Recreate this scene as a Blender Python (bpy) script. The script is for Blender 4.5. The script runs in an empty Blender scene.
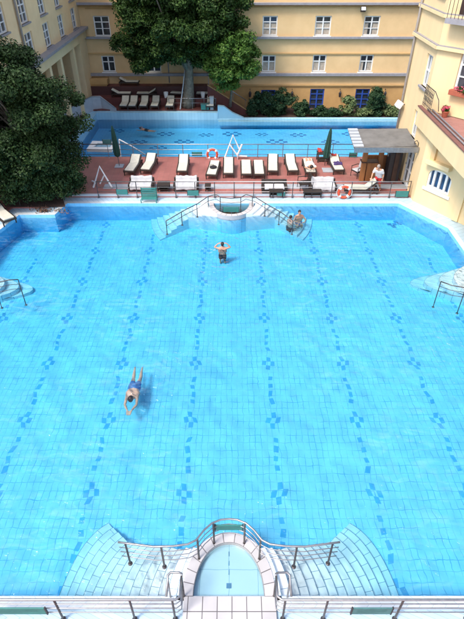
import bpy, bmesh, math, random
import numpy as np
from mathutils import Vector, Matrix
from mathutils.geometry import tessellate_polygon

# ------------------------------------------------------------------ camera, sky, sun, exposure
scene = bpy.context.scene
CAM_Z = 10.65
FOC = 500.0                      # focal length in photograph pixels (464 wide)
PITCH = math.radians(37.95)
cam_d = bpy.data.cameras.new('camera')
cam = bpy.data.objects.new('camera', cam_d)
scene.collection.objects.link(cam)
cam.location = (0, 0, CAM_Z)
cam.rotation_euler = (math.pi / 2 - PITCH, 0, 0)
cam_d.sensor_fit = 'HORIZONTAL'
cam_d.sensor_width = 36.0
cam_d.lens = 36.0 * FOC / 464.0
cam_d.clip_end = 500
scene.camera = cam

SUN_EL = math.radians(55)
SUN_AZ = math.radians(-132)        # compass direction the sun stands in (0 = +Y, clockwise)
world = bpy.data.worlds.new('World')
scene.world = world
world.use_nodes = True
wn = world.node_tree
wn.nodes.clear()
sky = wn.nodes.new('ShaderNodeTexSky')
sky.sky_type = 'NISHITA'
sky.sun_disc = False
sky.sun_elevation = SUN_EL
sky.sun_rotation = SUN_AZ
sky.dust_density = 3.0
sky.air_density = 1.0
sky.ozone_density = 1.0
bg = wn.nodes.new('ShaderNodeBackground')
bg.inputs['Strength'].default_value = 0.15
wo = wn.nodes.new('ShaderNodeOutputWorld')
wn.links.new(sky.outputs[0], bg.inputs['Color'])
wn.links.new(bg.outputs[0], wo.inputs['Surface'])

sun_d = bpy.data.lights.new('sun', 'SUN')
sun = bpy.data.objects.new('sun', sun_d)
scene.collection.objects.link(sun)
sun_d.energy = 1.5
sun_d.angle = math.radians(14)
sun_d.color = (1.0, 0.965, 0.9)
sd = Vector((math.sin(SUN_AZ) * math.cos(SUN_EL), math.cos(SUN_AZ) * math.cos(SUN_EL), math.sin(SUN_EL)))
sun.rotation_euler = sd.to_track_quat('Z', 'Y').to_euler()
sun.location = (-20, -20, 40)

vs = scene.view_settings
vs.view_transform = 'Standard'
vs.look = 'None'
vs.exposure = 1.05
vs.gamma = 1
vs.use_curve_mapping = False
scene.cycles.max_bounces = 8
scene.cycles.transparent_max_bounces = 24
scene.cycles.volume_bounces = 0
scene.cycles.caustics_reflective = False
scene.cycles.caustics_refractive = False
scene.cycles.use_denoising = True

COL = scene.collection
WZ = -0.16       # water level of the main pool
rnd = random.Random(7)
pi = math.pi


# ------------------------------------------------------------------ surveying: from the photograph's rays to world planes
def ray(px, py):
    a, b = (px - 232.0) / FOC, (309.5 - py) / FOC
    return Vector((a, math.cos(PITCH) + b * math.sin(PITCH), -math.sin(PITCH) + b * math.cos(PITCH)))


def on_plane(px, py, p0, n):
    d = ray(px, py)
    o = Vector((0, 0, CAM_Z))
    t = (Vector(p0) - o).dot(Vector(n)) / d.dot(Vector(n))
    return o + d * t


def G(px, py, z=0.0):
    return on_plane(px, py, (0, 0, z), (0, 0, 1))


# ------------------------------------------------------------------ tagging
def tag(o, label=None, cat=None, group=None, kind=None):
    if label: o['label'] = label
    if cat: o['category'] = cat
    if group: o['group'] = group
    if kind: o['kind'] = kind
    return o


def thing(name, label, cat, loc=(0, 0, 0), rz=0.0, group=None):
    o = bpy.data.objects.new(name, None)
    o.empty_display_size = 0.2
    COL.objects.link(o)
    o.location = loc
    o.rotation_euler = (0, 0, rz)
    return tag(o, label, cat, group)


def copy_thing(root, label, loc=None, rz=None, scale=None):
    def rec(o, parent):
        c = o.copy()
        COL.objects.link(c)
        c.parent = parent
        for ch in list(o.children):
            rec(ch, c)
        return c
    r = rec(root, None)
    r['label'] = label
    if loc is not None: r.location = loc
    if rz is not None: r.rotation_euler = (0, 0, rz)
    if scale is not None: r.scale = scale
    return r


# ------------------------------------------------------------------ mesh collector
class MB:
    def __init__(self):
        self.v, self.f, self.uv = [], [], {}

    def quad(self, a, b, c, d, uv=None):
        n = len(self.v)
        self.v += [tuple(a), tuple(b), tuple(c), tuple(d)]
        if uv: self.uv[len(self.f)] = uv
        self.f.append((n, n + 1, n + 2, n + 3))

    def poly(self, pts):
        n = len(self.v)
        self.v += [tuple(p) for p in pts]
        self.f.append(tuple(range(n, n + len(pts))))

    def add(self, vs_, fs_, M=None):
        n = len(self.v)
        for p in vs_:
            self.v.append(tuple(M @ Vector(p)) if M is not None else tuple(p))
        for f in fs_:
            self.f.append(tuple(i + n for i in f))
        return self

    def box(self, x0, x1, y0, y1, z0, z1, M=None):
        vs_ = [(x0, y0, z0), (x1, y0, z0), (x1, y1, z0), (x0, y1, z0), (x0, y0, z1), (x1, y0, z1), (x1, y1, z1), (x0, y1, z1)]
        fs_ = [(0, 3, 2, 1), (4, 5, 6, 7), (0, 1, 5, 4), (1, 2, 6, 5), (2, 3, 7, 6), (3, 0, 4, 7)]
        return self.add(vs_, fs_, M)

    def bbox(self, x0, x1, y0, y1, z0, z1, r=0.02, M=None, seg=2):
        bm = bmesh.new()
        bmesh.ops.create_cube(bm, size=1)
        for v in bm.verts:
            v.co = Vector(((x0 + x1) / 2 + v.co.x * (x1 - x0), (y0 + y1) / 2 + v.co.y * (y1 - y0), (z0 + z1) / 2 + v.co.z * (z1 - z0)))
        bmesh.ops.bevel(bm, geom=list(bm.edges), offset=r, segments=seg, affect='EDGES', profile=0.5)
        bm.verts.index_update()
        self.add([v.co.copy() for v in bm.verts], [[v.index for v in f.verts] for f in bm.faces], M)
        bm.free()
        return self

    def prism(self, poly, z0, z1, cap_bottom=True):
        """vertical prism over a plan polygon (list of xy)"""
        n = len(self.v)
        k = len(poly)
        self.v += [(p[0], p[1], z0) for p in poly] + [(p[0], p[1], z1) for p in poly]
        for i in range(k):
            j = (i + 1) % k
            self.f.append((n + i, n + j, n + k + j, n + k + i))
        tris = tessellate_polygon([[Vector((p[0], p[1], 0)) for p in poly]])
        for t in tris:
            self.f.append(tuple(n + k + i for i in t))
            if cap_bottom: self.f.append(tuple(n + i for i in reversed(t)))
        return self

    def extrude_profile(self, prof, x0, x1, M=None):
        """profile in (y,z) extruded along x"""
        k = len(prof)
        vs_ = [(x0, p[0], p[1]) for p in prof] + [(x1, p[0], p[1]) for p in prof]
        fs_ = [(i, (i + 1) % k, k + (i + 1) % k, k + i) for i in range(k)]
        for t in tessellate_polygon([[Vector((p[0], p[1], 0)) for p in prof]]):
            fs_.append(tuple(t)); fs_.append(tuple(k + i for i in reversed(t)))
        return self.add(vs_, fs_, M)

    def tube(self, pts, r, seg=8, closed=False):
        pts = [Vector(p) for p in pts]
        rs = r if isinstance(r, (list, tuple)) else [r] * len(pts)
        n0 = len(self.v)
        m = len(pts)
        up = None
        for i, p in enumerate(pts):
            if closed:
                t = (pts[(i + 1) % m] - pts[i - 1])
            else:
                a = pts[i] - pts[i - 1] if i > 0 else pts[1] - pts[0]
                b = pts[i + 1] - pts[i] if i < m - 1 else a
                t = a.normalized() + b.normalized()
            if t.length < 1e-9: t = Vector((0, 0, 1))
            t.normalize()
            if up is None:
                up = Vector((0, 0, 1)) if abs(t.z) < 0.9 else Vector((1, 0, 0))
            s = t.cross(up)
            if s.length < 1e-6: s = t.cross(Vector((0, 1, 0)))
            s.normalize()
            up = s.cross(t).normalized()
            for k in range(seg):
                an = 2 * pi * k / seg
                q = p + s * math.cos(an) * rs[i] + up * math.sin(an) * rs[i]
                self.v.append(tuple(q))
        rng = m if closed else m - 1
        for i in range(rng):
            i2 = (i + 1) % m
            for k in range(seg):
                k2 = (k + 1) % seg
                self.f.append((n0 + i * seg + k, n0 + i * seg + k2, n0 + i2 * seg + k2, n0 + i2 * seg + k))
        if not closed:
            self.f.append(tuple(n0 + k for k in reversed(range(seg))))
            self.f.append(tuple(n0 + (m - 1) * seg + k for k in range(seg)))
        return self

    def lathe(self, prof, seg=16, M=None, wob=None):
        vs_, fs_ = [], []
        for (r, z) in prof:
            for k in range(seg):
                a = 2 * pi * k / seg
                rr = r * (wob(k) if wob else 1)
                vs_.append((rr * math.cos(a), rr * math.sin(a), z))
        for i in range(len(prof) - 1):
            for k in range(seg):
                k2 = (k + 1) % seg
                fs_.append((i * seg + k, i * seg + k2, (i + 1) * seg + k2, (i + 1) * seg + k))
        fs_.append(tuple(reversed(range(seg))))
        fs_.append(tuple((len(prof) - 1) * seg + k for k in range(seg)))
        return self.add(vs_, fs_, M)

    def ball(self, c, r, seg=12, M=None):
        c = Vector(c)
        rx, ry, rz = r if isinstance(r, (tuple, list)) else (r, r, r)
        vs_, fs_ = [], []
        h = seg // 2
        for i in range(h + 1):
            th = pi * i / h
            for k in range(seg):
                a = 2 * pi * k / seg
                vs_.append((c.x + rx * math.sin(th) * math.cos(a), c.y + ry * math.sin(th) * math.sin(a), c.z + rz * math.cos(th)))
        for i in range(h):
            for k in range(seg):
                k2 = (k + 1) % seg
                fs_.append((i * seg + k, (i + 1) * seg + k, (i + 1) * seg + k2, i * seg + k2))
        return self.add(vs_, fs_, M)

    def build(self, name, m, parent=None, smooth=False, merge=False):
        me = bpy.data.meshes.new(name)
        me.from_pydata([tuple(v) for v in self.v], [], self.f)
        if self.uv:
            ul = me.uv_layers.new(name='UVMap')
            for fi, uvs in self.uv.items():
                p = me.polygons[fi]
                for k, li in enumerate(p.loop_indices):
                    ul.data[li].uv = uvs[k]
        if merge:
            bm = bmesh.new(); bm.from_mesh(me)
            bmesh.ops.remove_doubles(bm, verts=bm.verts, dist=1e-5)
            bmesh.ops.recalc_face_normals(bm, faces=bm.faces)
            bm.to_mesh(me); bm.free()
        if smooth:
            for p in me.polygons: p.use_smooth = True
        me.materials.append(m)
        me.validate()
        me.update()
        o = bpy.data.objects.new(name, me)
        COL.objects.link(o)
        if parent is not None: o.parent = parent
        return o


def struct(name, mb, m, **k):
    return tag(mb.build(name, m, **k), kind='structure')


# ------------------------------------------------------------------ materials
def new_mat(name):
    m = bpy.data.materials.new(name)
    m.use_nodes = True
    nt = m.node_tree
    return m, nt, nt.nodes['Principled BSDF']


def c4(c):
    return (c[0], c[1], c[2], 1)


def mat(name, col, rough=0.6, var=0.12, scale=3.0, bump=0.0, bscale=40.0, metal=0.0, stain=None, spec=0.5, streak=False):
    m, nt, b = new_mat(name)
    L = nt.links.new
    tc = nt.nodes.new('ShaderNodeTexCoord')
    vec = tc.outputs['Object']
    if streak:
        mp = nt.nodes.new('ShaderNodeMapping'); mp.inputs['Scale'].default_value = (1, 1, 0.12)
        L(vec, mp.inputs['Vector']); vec2 = mp.outputs[0]
    else:
        vec2 = vec
    no = nt.nodes.new('ShaderNodeTexNoise')
    no.inputs['Scale'].default_value = scale
    no.inputs['Detail'].default_value = 6
    no.inputs['Roughness'].default_value = 0.62
    L(vec2, no.inputs['Vector'])
    rp = nt.nodes.new('ShaderNodeValToRGB')
    rp.color_ramp.elements[0].position = 0.3
    rp.color_ramp.elements[1].position = 0.7
    lo = [max(0, x * (1 - var)) for x in col]
    hi = [min(1, x * (1 + var * 0.7)) for x in col]
    if stain: lo = stain
    rp.color_ramp.elements[0].color = c4(lo)
    rp.color_ramp.elements[1].color = c4(hi)
    L(no.outputs['Fac'], rp.inputs[0])
    L(rp.outputs[0], b.inputs['Base Color'])
    b.inputs['Roughness'].default_value = rough
    b.inputs['Metallic'].default_value = metal
    b.inputs['Specular IOR Level'].default_value = spec
    if bump > 0:
        n2 = nt.nodes.new('ShaderNodeTexNoise'); n2.inputs['Scale'].default_value = bscale; n2.inputs['Detail'].default_value = 4
        L(vec, n2.inputs['Vector'])
        bp = nt.nodes.new('ShaderNodeBump'); bp.inputs['Strength'].default_value = bump; bp.inputs['Distance'].default_value = 0.02
        L(n2.outputs['Fac'], bp.inputs['Height']); L(bp.outputs[0], b.inputs['Normal'])
    return m


def tile_mat(name, c1, c2, mortar, bw, bh, ms, offset=0.0, rough=0.4, wob=0.0, wscale=1.0, uv=False, bump=0.25, var=0.1, rot=0.0, bias=0.0, vscale=0.6, fade=0.0):
    m, nt, b = new_mat(name)
    L = nt.links.new
    tc = nt.nodes.new('ShaderNodeTexCoord')
    vec = tc.outputs['UV' if uv else 'Object']
    src = vec
    if rot:
        mp = nt.nodes.new('ShaderNodeMapping'); mp.inputs['Rotation'].default_value = (0, 0, rot)
        L(vec, mp.inputs['Vector']); vec = mp.outputs[0]
    if wob > 0:
        nz = nt.nodes.new('ShaderNodeTexNoise'); nz.inputs['Scale'].default_value = wscale; nz.inputs['Detail'].default_value = 2.5
        L(tc.outputs['Object'], nz.inputs['Vector'])
        sb = nt.nodes.new('ShaderNodeVectorMath'); sb.operation = 'SUBTRACT'; sb.inputs[1].default_value = (0.5, 0.5, 0.5)
        L(nz.outputs['Color'], sb.inputs[0])
        sc = nt.nodes.new('ShaderNodeVectorMath'); sc.operation = 'MULTIPLY'; sc.inputs[1].default_value = (wob, wob, 0)
        L(sb.outputs[0], sc.inputs[0])
        ad = nt.nodes.new('ShaderNodeVectorMath'); ad.operation = 'ADD'
        L(vec, ad.inputs[0]); L(sc.outputs[0], ad.inputs[1]); vec = ad.outputs[0]
    br = nt.nodes.new('ShaderNodeTexBrick')
    br.offset = offset; br.squash = 1.0
    br.inputs['Scale'].default_value = 1.0
    br.inputs['Color1'].default_value = c4(c1)
    br.inputs['Color2'].default_value = c4(c2)
    br.inputs['Mortar'].default_value = c4(mortar)
    br.inputs['Mortar Size'].default_value = ms
    br.inputs['Mortar Smooth'].default_value = 0.3
    br.inputs['Bias'].default_value = bias
    br.inputs['Brick Width'].default_value = bw
    br.inputs['Row Height'].default_value = bh
    L(vec, br.inputs['Vector'])
    bcol = br.outputs['Color']
    if fade > 0:
        fn = nt.nodes.new('ShaderNodeTexNoise'); fn.inputs['Scale'].default_value = 2.3; fn.inputs['Detail'].default_value = 3
        L(tc.outputs['Object'], fn.inputs['Vector'])
        fm = nt.nodes.new('ShaderNodeMapRange'); fm.inputs['From Min'].default_value = 0.35; fm.inputs['From Max'].default_value = 0.68
        fm.inputs['To Min'].default_value = 0.0; fm.inputs['To Max'].default_value = fade
        L(fn.outputs['Fac'], fm.inputs['Value'])
        fx = nt.nodes.new('ShaderNodeMix'); fx.data_type = 'RGBA'; fx.inputs[7].default_value = c4([(a + b_) / 2 for a, b_ in zip(c1, c2)])
        L(fm.outputs[0], fx.inputs[0]); L(br.outputs['Color'], fx.inputs[6]); bcol = fx.outputs[2]
    no = nt.nodes.new('ShaderNodeTexNoise'); no.inputs['Scale'].default_value = vscale; no.inputs['Detail'].default_value = 5
    L(src if not uv else tc.outputs['Object'], no.inputs['Vector'])
    mr = nt.nodes.new('ShaderNodeMapRange'); mr.inputs['From Min'].default_value = 0.3; mr.inputs['From Max'].default_value = 0.7
    mr.inputs['To Min'].default_value = 1 - var; mr.inputs['To Max'].default_value = 1 + var * 0.5
    L(no.outputs['Fac'], mr.inputs['Value'])
    mu = nt.nodes.new('ShaderNodeVectorMath'); mu.operation = 'SCALE'
    L(bcol, mu.inputs[0]); L(mr.outputs[0], mu.inputs['Scale'])
    L(mu.outputs[0], b.inputs['Base Color'])
    b.inputs['Roughness'].default_value = rough
    if bump > 0:
        bp = nt.nodes.new('ShaderNodeBump'); bp.invert = True; bp.inputs['Strength'].default_value = bump; bp.inputs['Distance'].default_value = 0.01
        L(br.outputs['Fac'], bp.inputs['Height']); L(bp.outputs[0], b.inputs['Normal'])
    return m


def leaf_mat(name, dark, light, scale=1.2):
    m, nt, b = new_mat(name)
    L = nt.links.new
    tc = nt.nodes.new('ShaderNodeTexCoord')
    no = nt.nodes.new('ShaderNodeTexNoise'); no.inputs['Scale'].default_value = scale; no.inputs['Detail'].default_value = 8
    no.inputs['Roughness'].default_value = 0.75
    L(tc.outputs['Object'], no.inputs['Vector'])
    rp = nt.nodes.new('ShaderNodeValToRGB')
    rp.color_ramp.elements[0].position = 0.38; rp.color_ramp.elements[0].color = c4(dark)
    rp.color_ramp.elements[1].position = 0.64; rp.color_ramp.elements[1].color = c4(light)
    L(no.outputs['Fac'], rp.inputs[0]); L(rp.outputs[0], b.inputs['Base Color'])
    b.inputs['Roughness'].default_value = 0.6
    b.inputs['Specular IOR Level'].default_value = 0.22
    return m


def water_mat(name, dens, col, bump, scales, rough=0.02, sheen_veil=0.0, rings=()):
    m = bpy.data.materials.new(name); m.use_nodes = True
    nt = m.node_tree; nt.nodes.clear(); L = nt.links.new
    out = nt.nodes.new('ShaderNodeOutputMaterial')
    tc = nt.nodes.new('ShaderNodeTexCoord')
    prev = None
    for (sc, st, dist) in scales:
        mp = nt.nodes.new('ShaderNodeMapping'); mp.inputs['Scale'].default_value = (1, 0.75, 1); mp.inputs['Rotation'].default_value = (0, 0, 0.5)
        L(tc.outputs['Object'], mp.inputs['Vector'])
        n = nt.nodes.new('ShaderNodeTexNoise'); n.inputs['Scale'].default_value = sc; n.inputs['Detail'].default_value = 3
        n.inputs['Distortion'].default_value = 0.6
        L(mp.outputs[0], n.inputs['Vector'])
        bp = nt.nodes.new('ShaderNodeBump'); bp.inputs['Strength'].default_value = st; bp.inputs['Distance'].default_value = dist
        L(n.outputs['Fac'], bp.inputs['Height'])
        if prev is not None: L(prev.outputs[0], bp.inputs['Normal'])
        prev = bp
    for (rx_, ry_, wl, reach, st) in rings:      # ring waves spreading from the bathers
        ds = nt.nodes.new('ShaderNodeVectorMath'); ds.operation = 'DISTANCE'; ds.inputs[1].default_value = (rx_, ry_, WZ)
        L(tc.outputs['Object'], ds.inputs[0])
        k1 = nt.nodes.new('ShaderNodeMath'); k1.operation = 'MULTIPLY'; k1.inputs[1].default_value = 2 * pi / wl; L(ds.outputs['Value'], k1.inputs[0])
        ns = nt.nodes.new('ShaderNodeTexNoise'); ns.inputs['Scale'].default_value = 1.5; L(tc.outputs['Object'], ns.inputs['Vector'])
        k0 = nt.nodes.new('ShaderNodeMath'); k0.operation = 'MULTIPLY'; k0.inputs[1].default_value = 9; L(ns.outputs['Fac'], k0.inputs[0])
        k2 = nt.nodes.new('ShaderNodeMath'); k2.operation = 'ADD'; L(k1.outputs[0], k2.inputs[0]); L(k0.outputs[0], k2.inputs[1])
        sn = nt.nodes.new('ShaderNodeMath'); sn.operation = 'SINE'; L(k2.outputs[0], sn.inputs[0])
        fa_ = nt.nodes.new('ShaderNodeMapRange'); fa_.inputs['From Min'].default_value = 0.2; fa_.inputs['From Max'].default_value = reach
        fa_.inputs['To Min'].default_value = 1; fa_.inputs['To Max'].default_value = 0; L(ds.outputs['Value'], fa_.inputs['Value'])
        mm = nt.nodes.new('ShaderNodeMath'); mm.operation = 'MULTIPLY'; L(sn.outputs[0], mm.inputs[0]); L(fa_.outputs[0], mm.inputs[1])
        bp = nt.nodes.new('ShaderNodeBump'); bp.inputs['Strength'].default_value = st; bp.inputs['Distance'].default_value = 0.03
        L(mm.outputs[0], bp.inputs['Height']); L(prev.outputs[0], bp.inputs['Normal']); prev = bp
    fr = nt.nodes.new('ShaderNodeFresnel'); fr.inputs['IOR'].default_value = 1.36
    L(prev.outputs[0], fr.inputs['Normal'])
    tr = nt.nodes.new('ShaderNodeBsdfTransparent')
    gl = nt.nodes.new('ShaderNodeBsdfGlossy'); gl.inputs['Roughness'].default_value = rough
    L(prev.outputs[0], gl.inputs['Normal'])
    mx = nt.nodes.new('ShaderNodeMixShader')
    L(fr.outputs[0], mx.inputs[0]); L(tr.outputs[0], mx.inputs[1]); L(gl.outputs[0], mx.inputs[2])
    surf = mx
    if sheen_veil > 0:      # pale diffuse patches painted in for the sky sheen on the ripples
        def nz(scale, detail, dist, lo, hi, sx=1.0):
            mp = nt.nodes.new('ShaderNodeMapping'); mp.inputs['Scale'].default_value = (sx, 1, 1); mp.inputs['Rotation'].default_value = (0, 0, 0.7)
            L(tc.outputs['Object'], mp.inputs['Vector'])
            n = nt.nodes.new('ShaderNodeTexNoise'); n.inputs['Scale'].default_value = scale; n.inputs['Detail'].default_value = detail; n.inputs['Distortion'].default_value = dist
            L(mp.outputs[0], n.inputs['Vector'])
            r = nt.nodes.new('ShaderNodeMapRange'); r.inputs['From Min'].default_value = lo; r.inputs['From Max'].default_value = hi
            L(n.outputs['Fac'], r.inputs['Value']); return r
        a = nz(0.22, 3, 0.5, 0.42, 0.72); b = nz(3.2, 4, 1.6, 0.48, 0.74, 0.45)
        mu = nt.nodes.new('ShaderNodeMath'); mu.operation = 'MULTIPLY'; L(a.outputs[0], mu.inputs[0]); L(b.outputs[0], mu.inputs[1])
        m2 = nt.nodes.new('ShaderNodeMath'); m2.operation = 'MULTIPLY'; m2.inputs[1].default_value = sheen_veil; L(mu.outputs[0], m2.inputs[0])
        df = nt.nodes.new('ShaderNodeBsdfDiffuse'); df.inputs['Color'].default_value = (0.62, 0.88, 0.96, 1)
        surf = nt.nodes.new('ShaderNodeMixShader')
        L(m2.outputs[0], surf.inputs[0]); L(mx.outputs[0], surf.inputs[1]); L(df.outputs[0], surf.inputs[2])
    L(surf.outputs[0], out.inputs['Surface'])
    va = nt.nodes.new('ShaderNodeVolumeAbsorption'); va.inputs['Color'].default_value = c4(col); va.inputs['Density'].default_value = dens
    L(va.outputs[0], out.inputs['Volume'])
    return m


M = {}
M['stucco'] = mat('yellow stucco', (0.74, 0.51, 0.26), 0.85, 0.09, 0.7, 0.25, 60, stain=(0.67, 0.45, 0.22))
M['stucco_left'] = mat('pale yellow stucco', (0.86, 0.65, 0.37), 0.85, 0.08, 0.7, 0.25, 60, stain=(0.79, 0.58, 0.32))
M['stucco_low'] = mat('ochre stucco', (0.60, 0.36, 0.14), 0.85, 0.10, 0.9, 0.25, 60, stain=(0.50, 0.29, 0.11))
M['cream'] = mat('cream stucco', (0.80, 0.61, 0.34), 0.85, 0.08, 1.6, 0.2, 60, streak=True)
M['moulding'] = mat('ochre moulding', (0.54, 0.34, 0.14), 0.8, 0.1, 2)
M['ledge'] = mat('grey zinc ledge', (0.30, 0.29, 0.31), 0.55, 0.16, 4)
M['white'] = mat('white paint', (0.78, 0.78, 0.76), 0.45, 0.05, 8)
M['glass'] = mat('dark window glass', (0.035, 0.045, 0.055), 0.06, 0.5, 2.2, spec=0.9)
M['glass_blue'] = mat('blue tinted glass', (0.02, 0.05, 0.12), 0.08, 0.4, 3, spec=0.8)
M['curtain'] = mat('net curtain', (0.42, 0.36, 0.29), 0.9, 0.25, 6)
M['blue'] = mat('blue painted wood', (0.03, 0.09, 0.42), 0.45, 0.15, 5)
M['iron'] = mat('dark iron', (0.035, 0.032, 0.035), 0.5, 0.2, 8)
M['steel'] = mat('brushed steel', (0.36, 0.35, 0.35), 0.38, 0.2, 9, metal=0.85)
M['rail_dark'] = mat('brown rail metal', (0.10, 0.085, 0.085), 0.38, 0.2, 10, metal=0.6)
M['teal'] = mat('teal plastic', (0.035, 0.20, 0.18), 0.5, 0.15, 6)
M['teal_pale'] = mat('pale teal board', (0.07, 0.19, 0.19), 0.55, 0.2, 6)
M['towel'] = mat('white towelling', (0.54, 0.53, 0.53), 0.9, 0.08, 20, 0.5, 90)
M['cushion'] = mat('cream cushion', (0.60, 0.57, 0.47), 0.85, 0.12, 6, 0.3, 120)
M['wicker'] = tile_mat('dark wicker', (0.035, 0.022, 0.018), (0.06, 0.04, 0.03), (0.01, 0.008, 0.007), 0.05, 0.02, 0.004, 0.5, 0.55, bump=0.6)
M['canvas_green'] = mat('dark green canvas', (0.012, 0.06, 0.045), 0.8, 0.25, 5, 0.3, 80)
M['red_plastic'] = mat('red orange ring plastic', (0.60, 0.075, 0.03), 0.4, 0.1, 6)
M['black_cloth'] = mat('black cloth', (0.018, 0.017, 0.02), 0.9, 0.3, 10)
M['wood'] = mat('orange brown timber', (0.36, 0.15, 0.05), 0.55, 0.3, 5, streak=True)
M['wood_dark'] = mat('dark brown timber', (0.07, 0.035, 0.022), 0.55, 0.3, 5)
M['roof_grey'] = mat('weathered grey roof felt', (0.16, 0.155, 0.145), 0.85, 0.3, 1.6, 0.3, 30)
M['bark'] = mat('plane tree bark', (0.20, 0.17, 0.13), 0.9, 0.3, 3.5, 0.7, 14, stain=(0.09, 0.075, 0.055))
M['soil'] = mat('planter soil', (0.075, 0.045, 0.035), 0.95, 0.5, 6, 0.8, 30)
M['concrete'] = mat('grey concrete', (0.36, 0.38, 0.40), 0.8, 0.12, 1.5, 0.2, 40)
M['skin'] = mat('skin', (0.58, 0.30, 0.19), 0.5, 0.07, 9)
M['skin_pale'] = mat('pale skin', (0.66, 0.40, 0.29), 0.5, 0.06, 9)
M['hair'] = mat('dark hair', (0.02, 0.013, 0.01), 0.6, 0.3, 30)
M['hair_grey'] = mat('grey hair', (0.32, 0.28, 0.25), 0.7, 0.2, 30)
M['trunks_black'] = mat('black swim trunks', (0.012, 0.012, 0.016), 0.7, 0.2, 12)
M['trunks_blue'] = mat('blue swim trunks', (0.04, 0.17, 0.45), 0.7, 0.2, 12)
M['shorts_red'] = mat('red shorts', (0.45, 0.03, 0.03), 0.8, 0.15, 12)
M['cotton_white'] = mat('white cotton', (0.62, 0.61, 0.61), 0.9, 0.04, 12, 0.3, 50)
M['purple'] = mat('purple cloth', (0.06, 0.035, 0.13), 0.9, 0.3, 12)
M['red_cloth'] = mat('red cloth', (0.42, 0.04, 0.03), 0.9, 0.2, 12)
M['eye'] = mat('dark eye', (0.02, 0.015, 0.012), 0.2, 0.1, 9)
M['flower'] = mat('pink petals', (0.65, 0.10, 0.16), 0.6, 0.3, 30)
M['terracotta'] = mat('terracotta pot', (0.38, 0.10, 0.055), 0.8, 0.15, 6)
M['roof_edge'] = mat('dull red roof edge', (0.20, 0.085, 0.07), 0.8, 0.2, 5)
M['pink_pipe'] = mat('weathered downpipe', (0.33, 0.30, 0.28), 0.5, 0.15, 4)
M['lamp_white'] = mat('white lamp housing', (0.8, 0.8, 0.8), 0.35, 0.03, 6)

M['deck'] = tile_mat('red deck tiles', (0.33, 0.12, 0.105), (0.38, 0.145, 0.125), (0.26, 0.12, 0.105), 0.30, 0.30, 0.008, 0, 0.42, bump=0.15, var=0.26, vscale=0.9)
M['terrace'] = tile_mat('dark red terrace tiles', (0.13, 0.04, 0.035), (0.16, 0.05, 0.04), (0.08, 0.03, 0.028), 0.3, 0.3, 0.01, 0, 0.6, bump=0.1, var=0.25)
M['roof_terrace'] = tile_mat('red roof terrace tiles', (0.29, 0.125, 0.11), (0.35, 0.16, 0.14), (0.30, 0.2, 0.18), 0.28, 0.14, 0.008, 0.5, 0.6, bump=0.2, var=0.15)
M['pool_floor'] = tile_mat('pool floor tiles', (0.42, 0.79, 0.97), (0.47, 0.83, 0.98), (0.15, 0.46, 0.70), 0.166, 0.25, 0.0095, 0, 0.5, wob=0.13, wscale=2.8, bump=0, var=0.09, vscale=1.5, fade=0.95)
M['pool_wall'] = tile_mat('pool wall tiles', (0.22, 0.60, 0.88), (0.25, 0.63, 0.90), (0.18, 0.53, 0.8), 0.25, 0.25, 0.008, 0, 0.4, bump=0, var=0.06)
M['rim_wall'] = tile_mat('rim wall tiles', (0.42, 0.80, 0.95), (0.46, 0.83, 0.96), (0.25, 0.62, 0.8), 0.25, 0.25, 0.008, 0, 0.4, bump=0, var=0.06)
M['lane_tile'] = mat('blue lane tiles', (0.12, 0.50, 0.80), 0.5, 0.15, 3)
M['lane_dark'] = mat('dark blue lane tiles', (0.09, 0.28, 0.48), 0.5, 0.35, 3)
M['step_tile'] = tile_mat('pale step tiles', (0.80, 0.86, 0.88), (0.85, 0.90, 0.91), (0.24, 0.36, 0.45), 0.34, 5.0, 0.007, 0, 0.4, uv=True, bump=0.2, var=0.07)
M['step_riser'] = mat('dark step joint', (0.18, 0.30, 0.40), 0.5, 0.2, 6)
M['white_tile'] = tile_mat('white floor tiles', (0.50, 0.475, 0.47), (0.57, 0.54, 0.525), (0.13, 0.115, 0.115), 0.29, 0.29, 0.010, 0, 0.35, bump=0.3, var=0.10, vscale=2)
M['ring_tile'] = tile_mat('white ring tiles', (0.50, 0.475, 0.47), (0.57, 0.54, 0.525), (0.14, 0.125, 0.125), 0.25, 5.0, 0.010, 0, 0.35, uv=True, bump=0.3, var=0.08, vscale=2)
M['lip_tile'] = tile_mat('white lip tiles', (0.60, 0.64, 0.66), (0.66, 0.70, 0.72), (0.5, 0.56, 0.6), 0.25, 5.0, 0.012, 0, 0.3, uv=True, bump=0.2, var=0.04)
M['gutter_tile'] = tile_mat('pale blue gutter tiles', (0.42, 0.56, 0.66), (0.50, 0.64, 0.73), (0.30, 0.42, 0.50), 0.25, 0.65, 0.012, 0, 0.4, uv=True, bump=0.2, var=0.08)
M['basin_tile'] = tile_mat('pale blue basin tiles', (0.42, 0.70, 0.84), (0.47, 0.74, 0.86), (0.24, 0.50, 0.64), 0.6, 0.6, 0.008, 0, 0.4, bump=0, var=0.06, wob=0.06, wscale=2.5)
M['rim_blue'] = tile_mat('light blue rim tiles', (0.34, 0.60, 0.74), (0.39, 0.65, 0.78), (0.26, 0.5, 0.64), 0.25, 0.25, 0.01, 0, 0.4, bump=0.1, var=0.1)
M['far_floor'] = tile_mat('far pool floor tiles', (0.42, 0.84, 0.96), (0.46, 0.87, 0.97), (0.28, 0.68, 0.86), 0.25, 0.25, 0.008, 0, 0.5, bump=0, var=0.1)
M['balcony_panel'] = mat('pale grey balustrade', (0.42, 0.45, 0.48), 0.6, 0.12, 2)
M['door_dark'] = mat('dark door wood', (0.05, 0.025, 0.018), 0.5, 0.3, 4)
M['paving'] = mat('garden paving', (0.20, 0.15, 0.11), 0.9, 0.3, 1.2, 0.3, 20)
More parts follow.
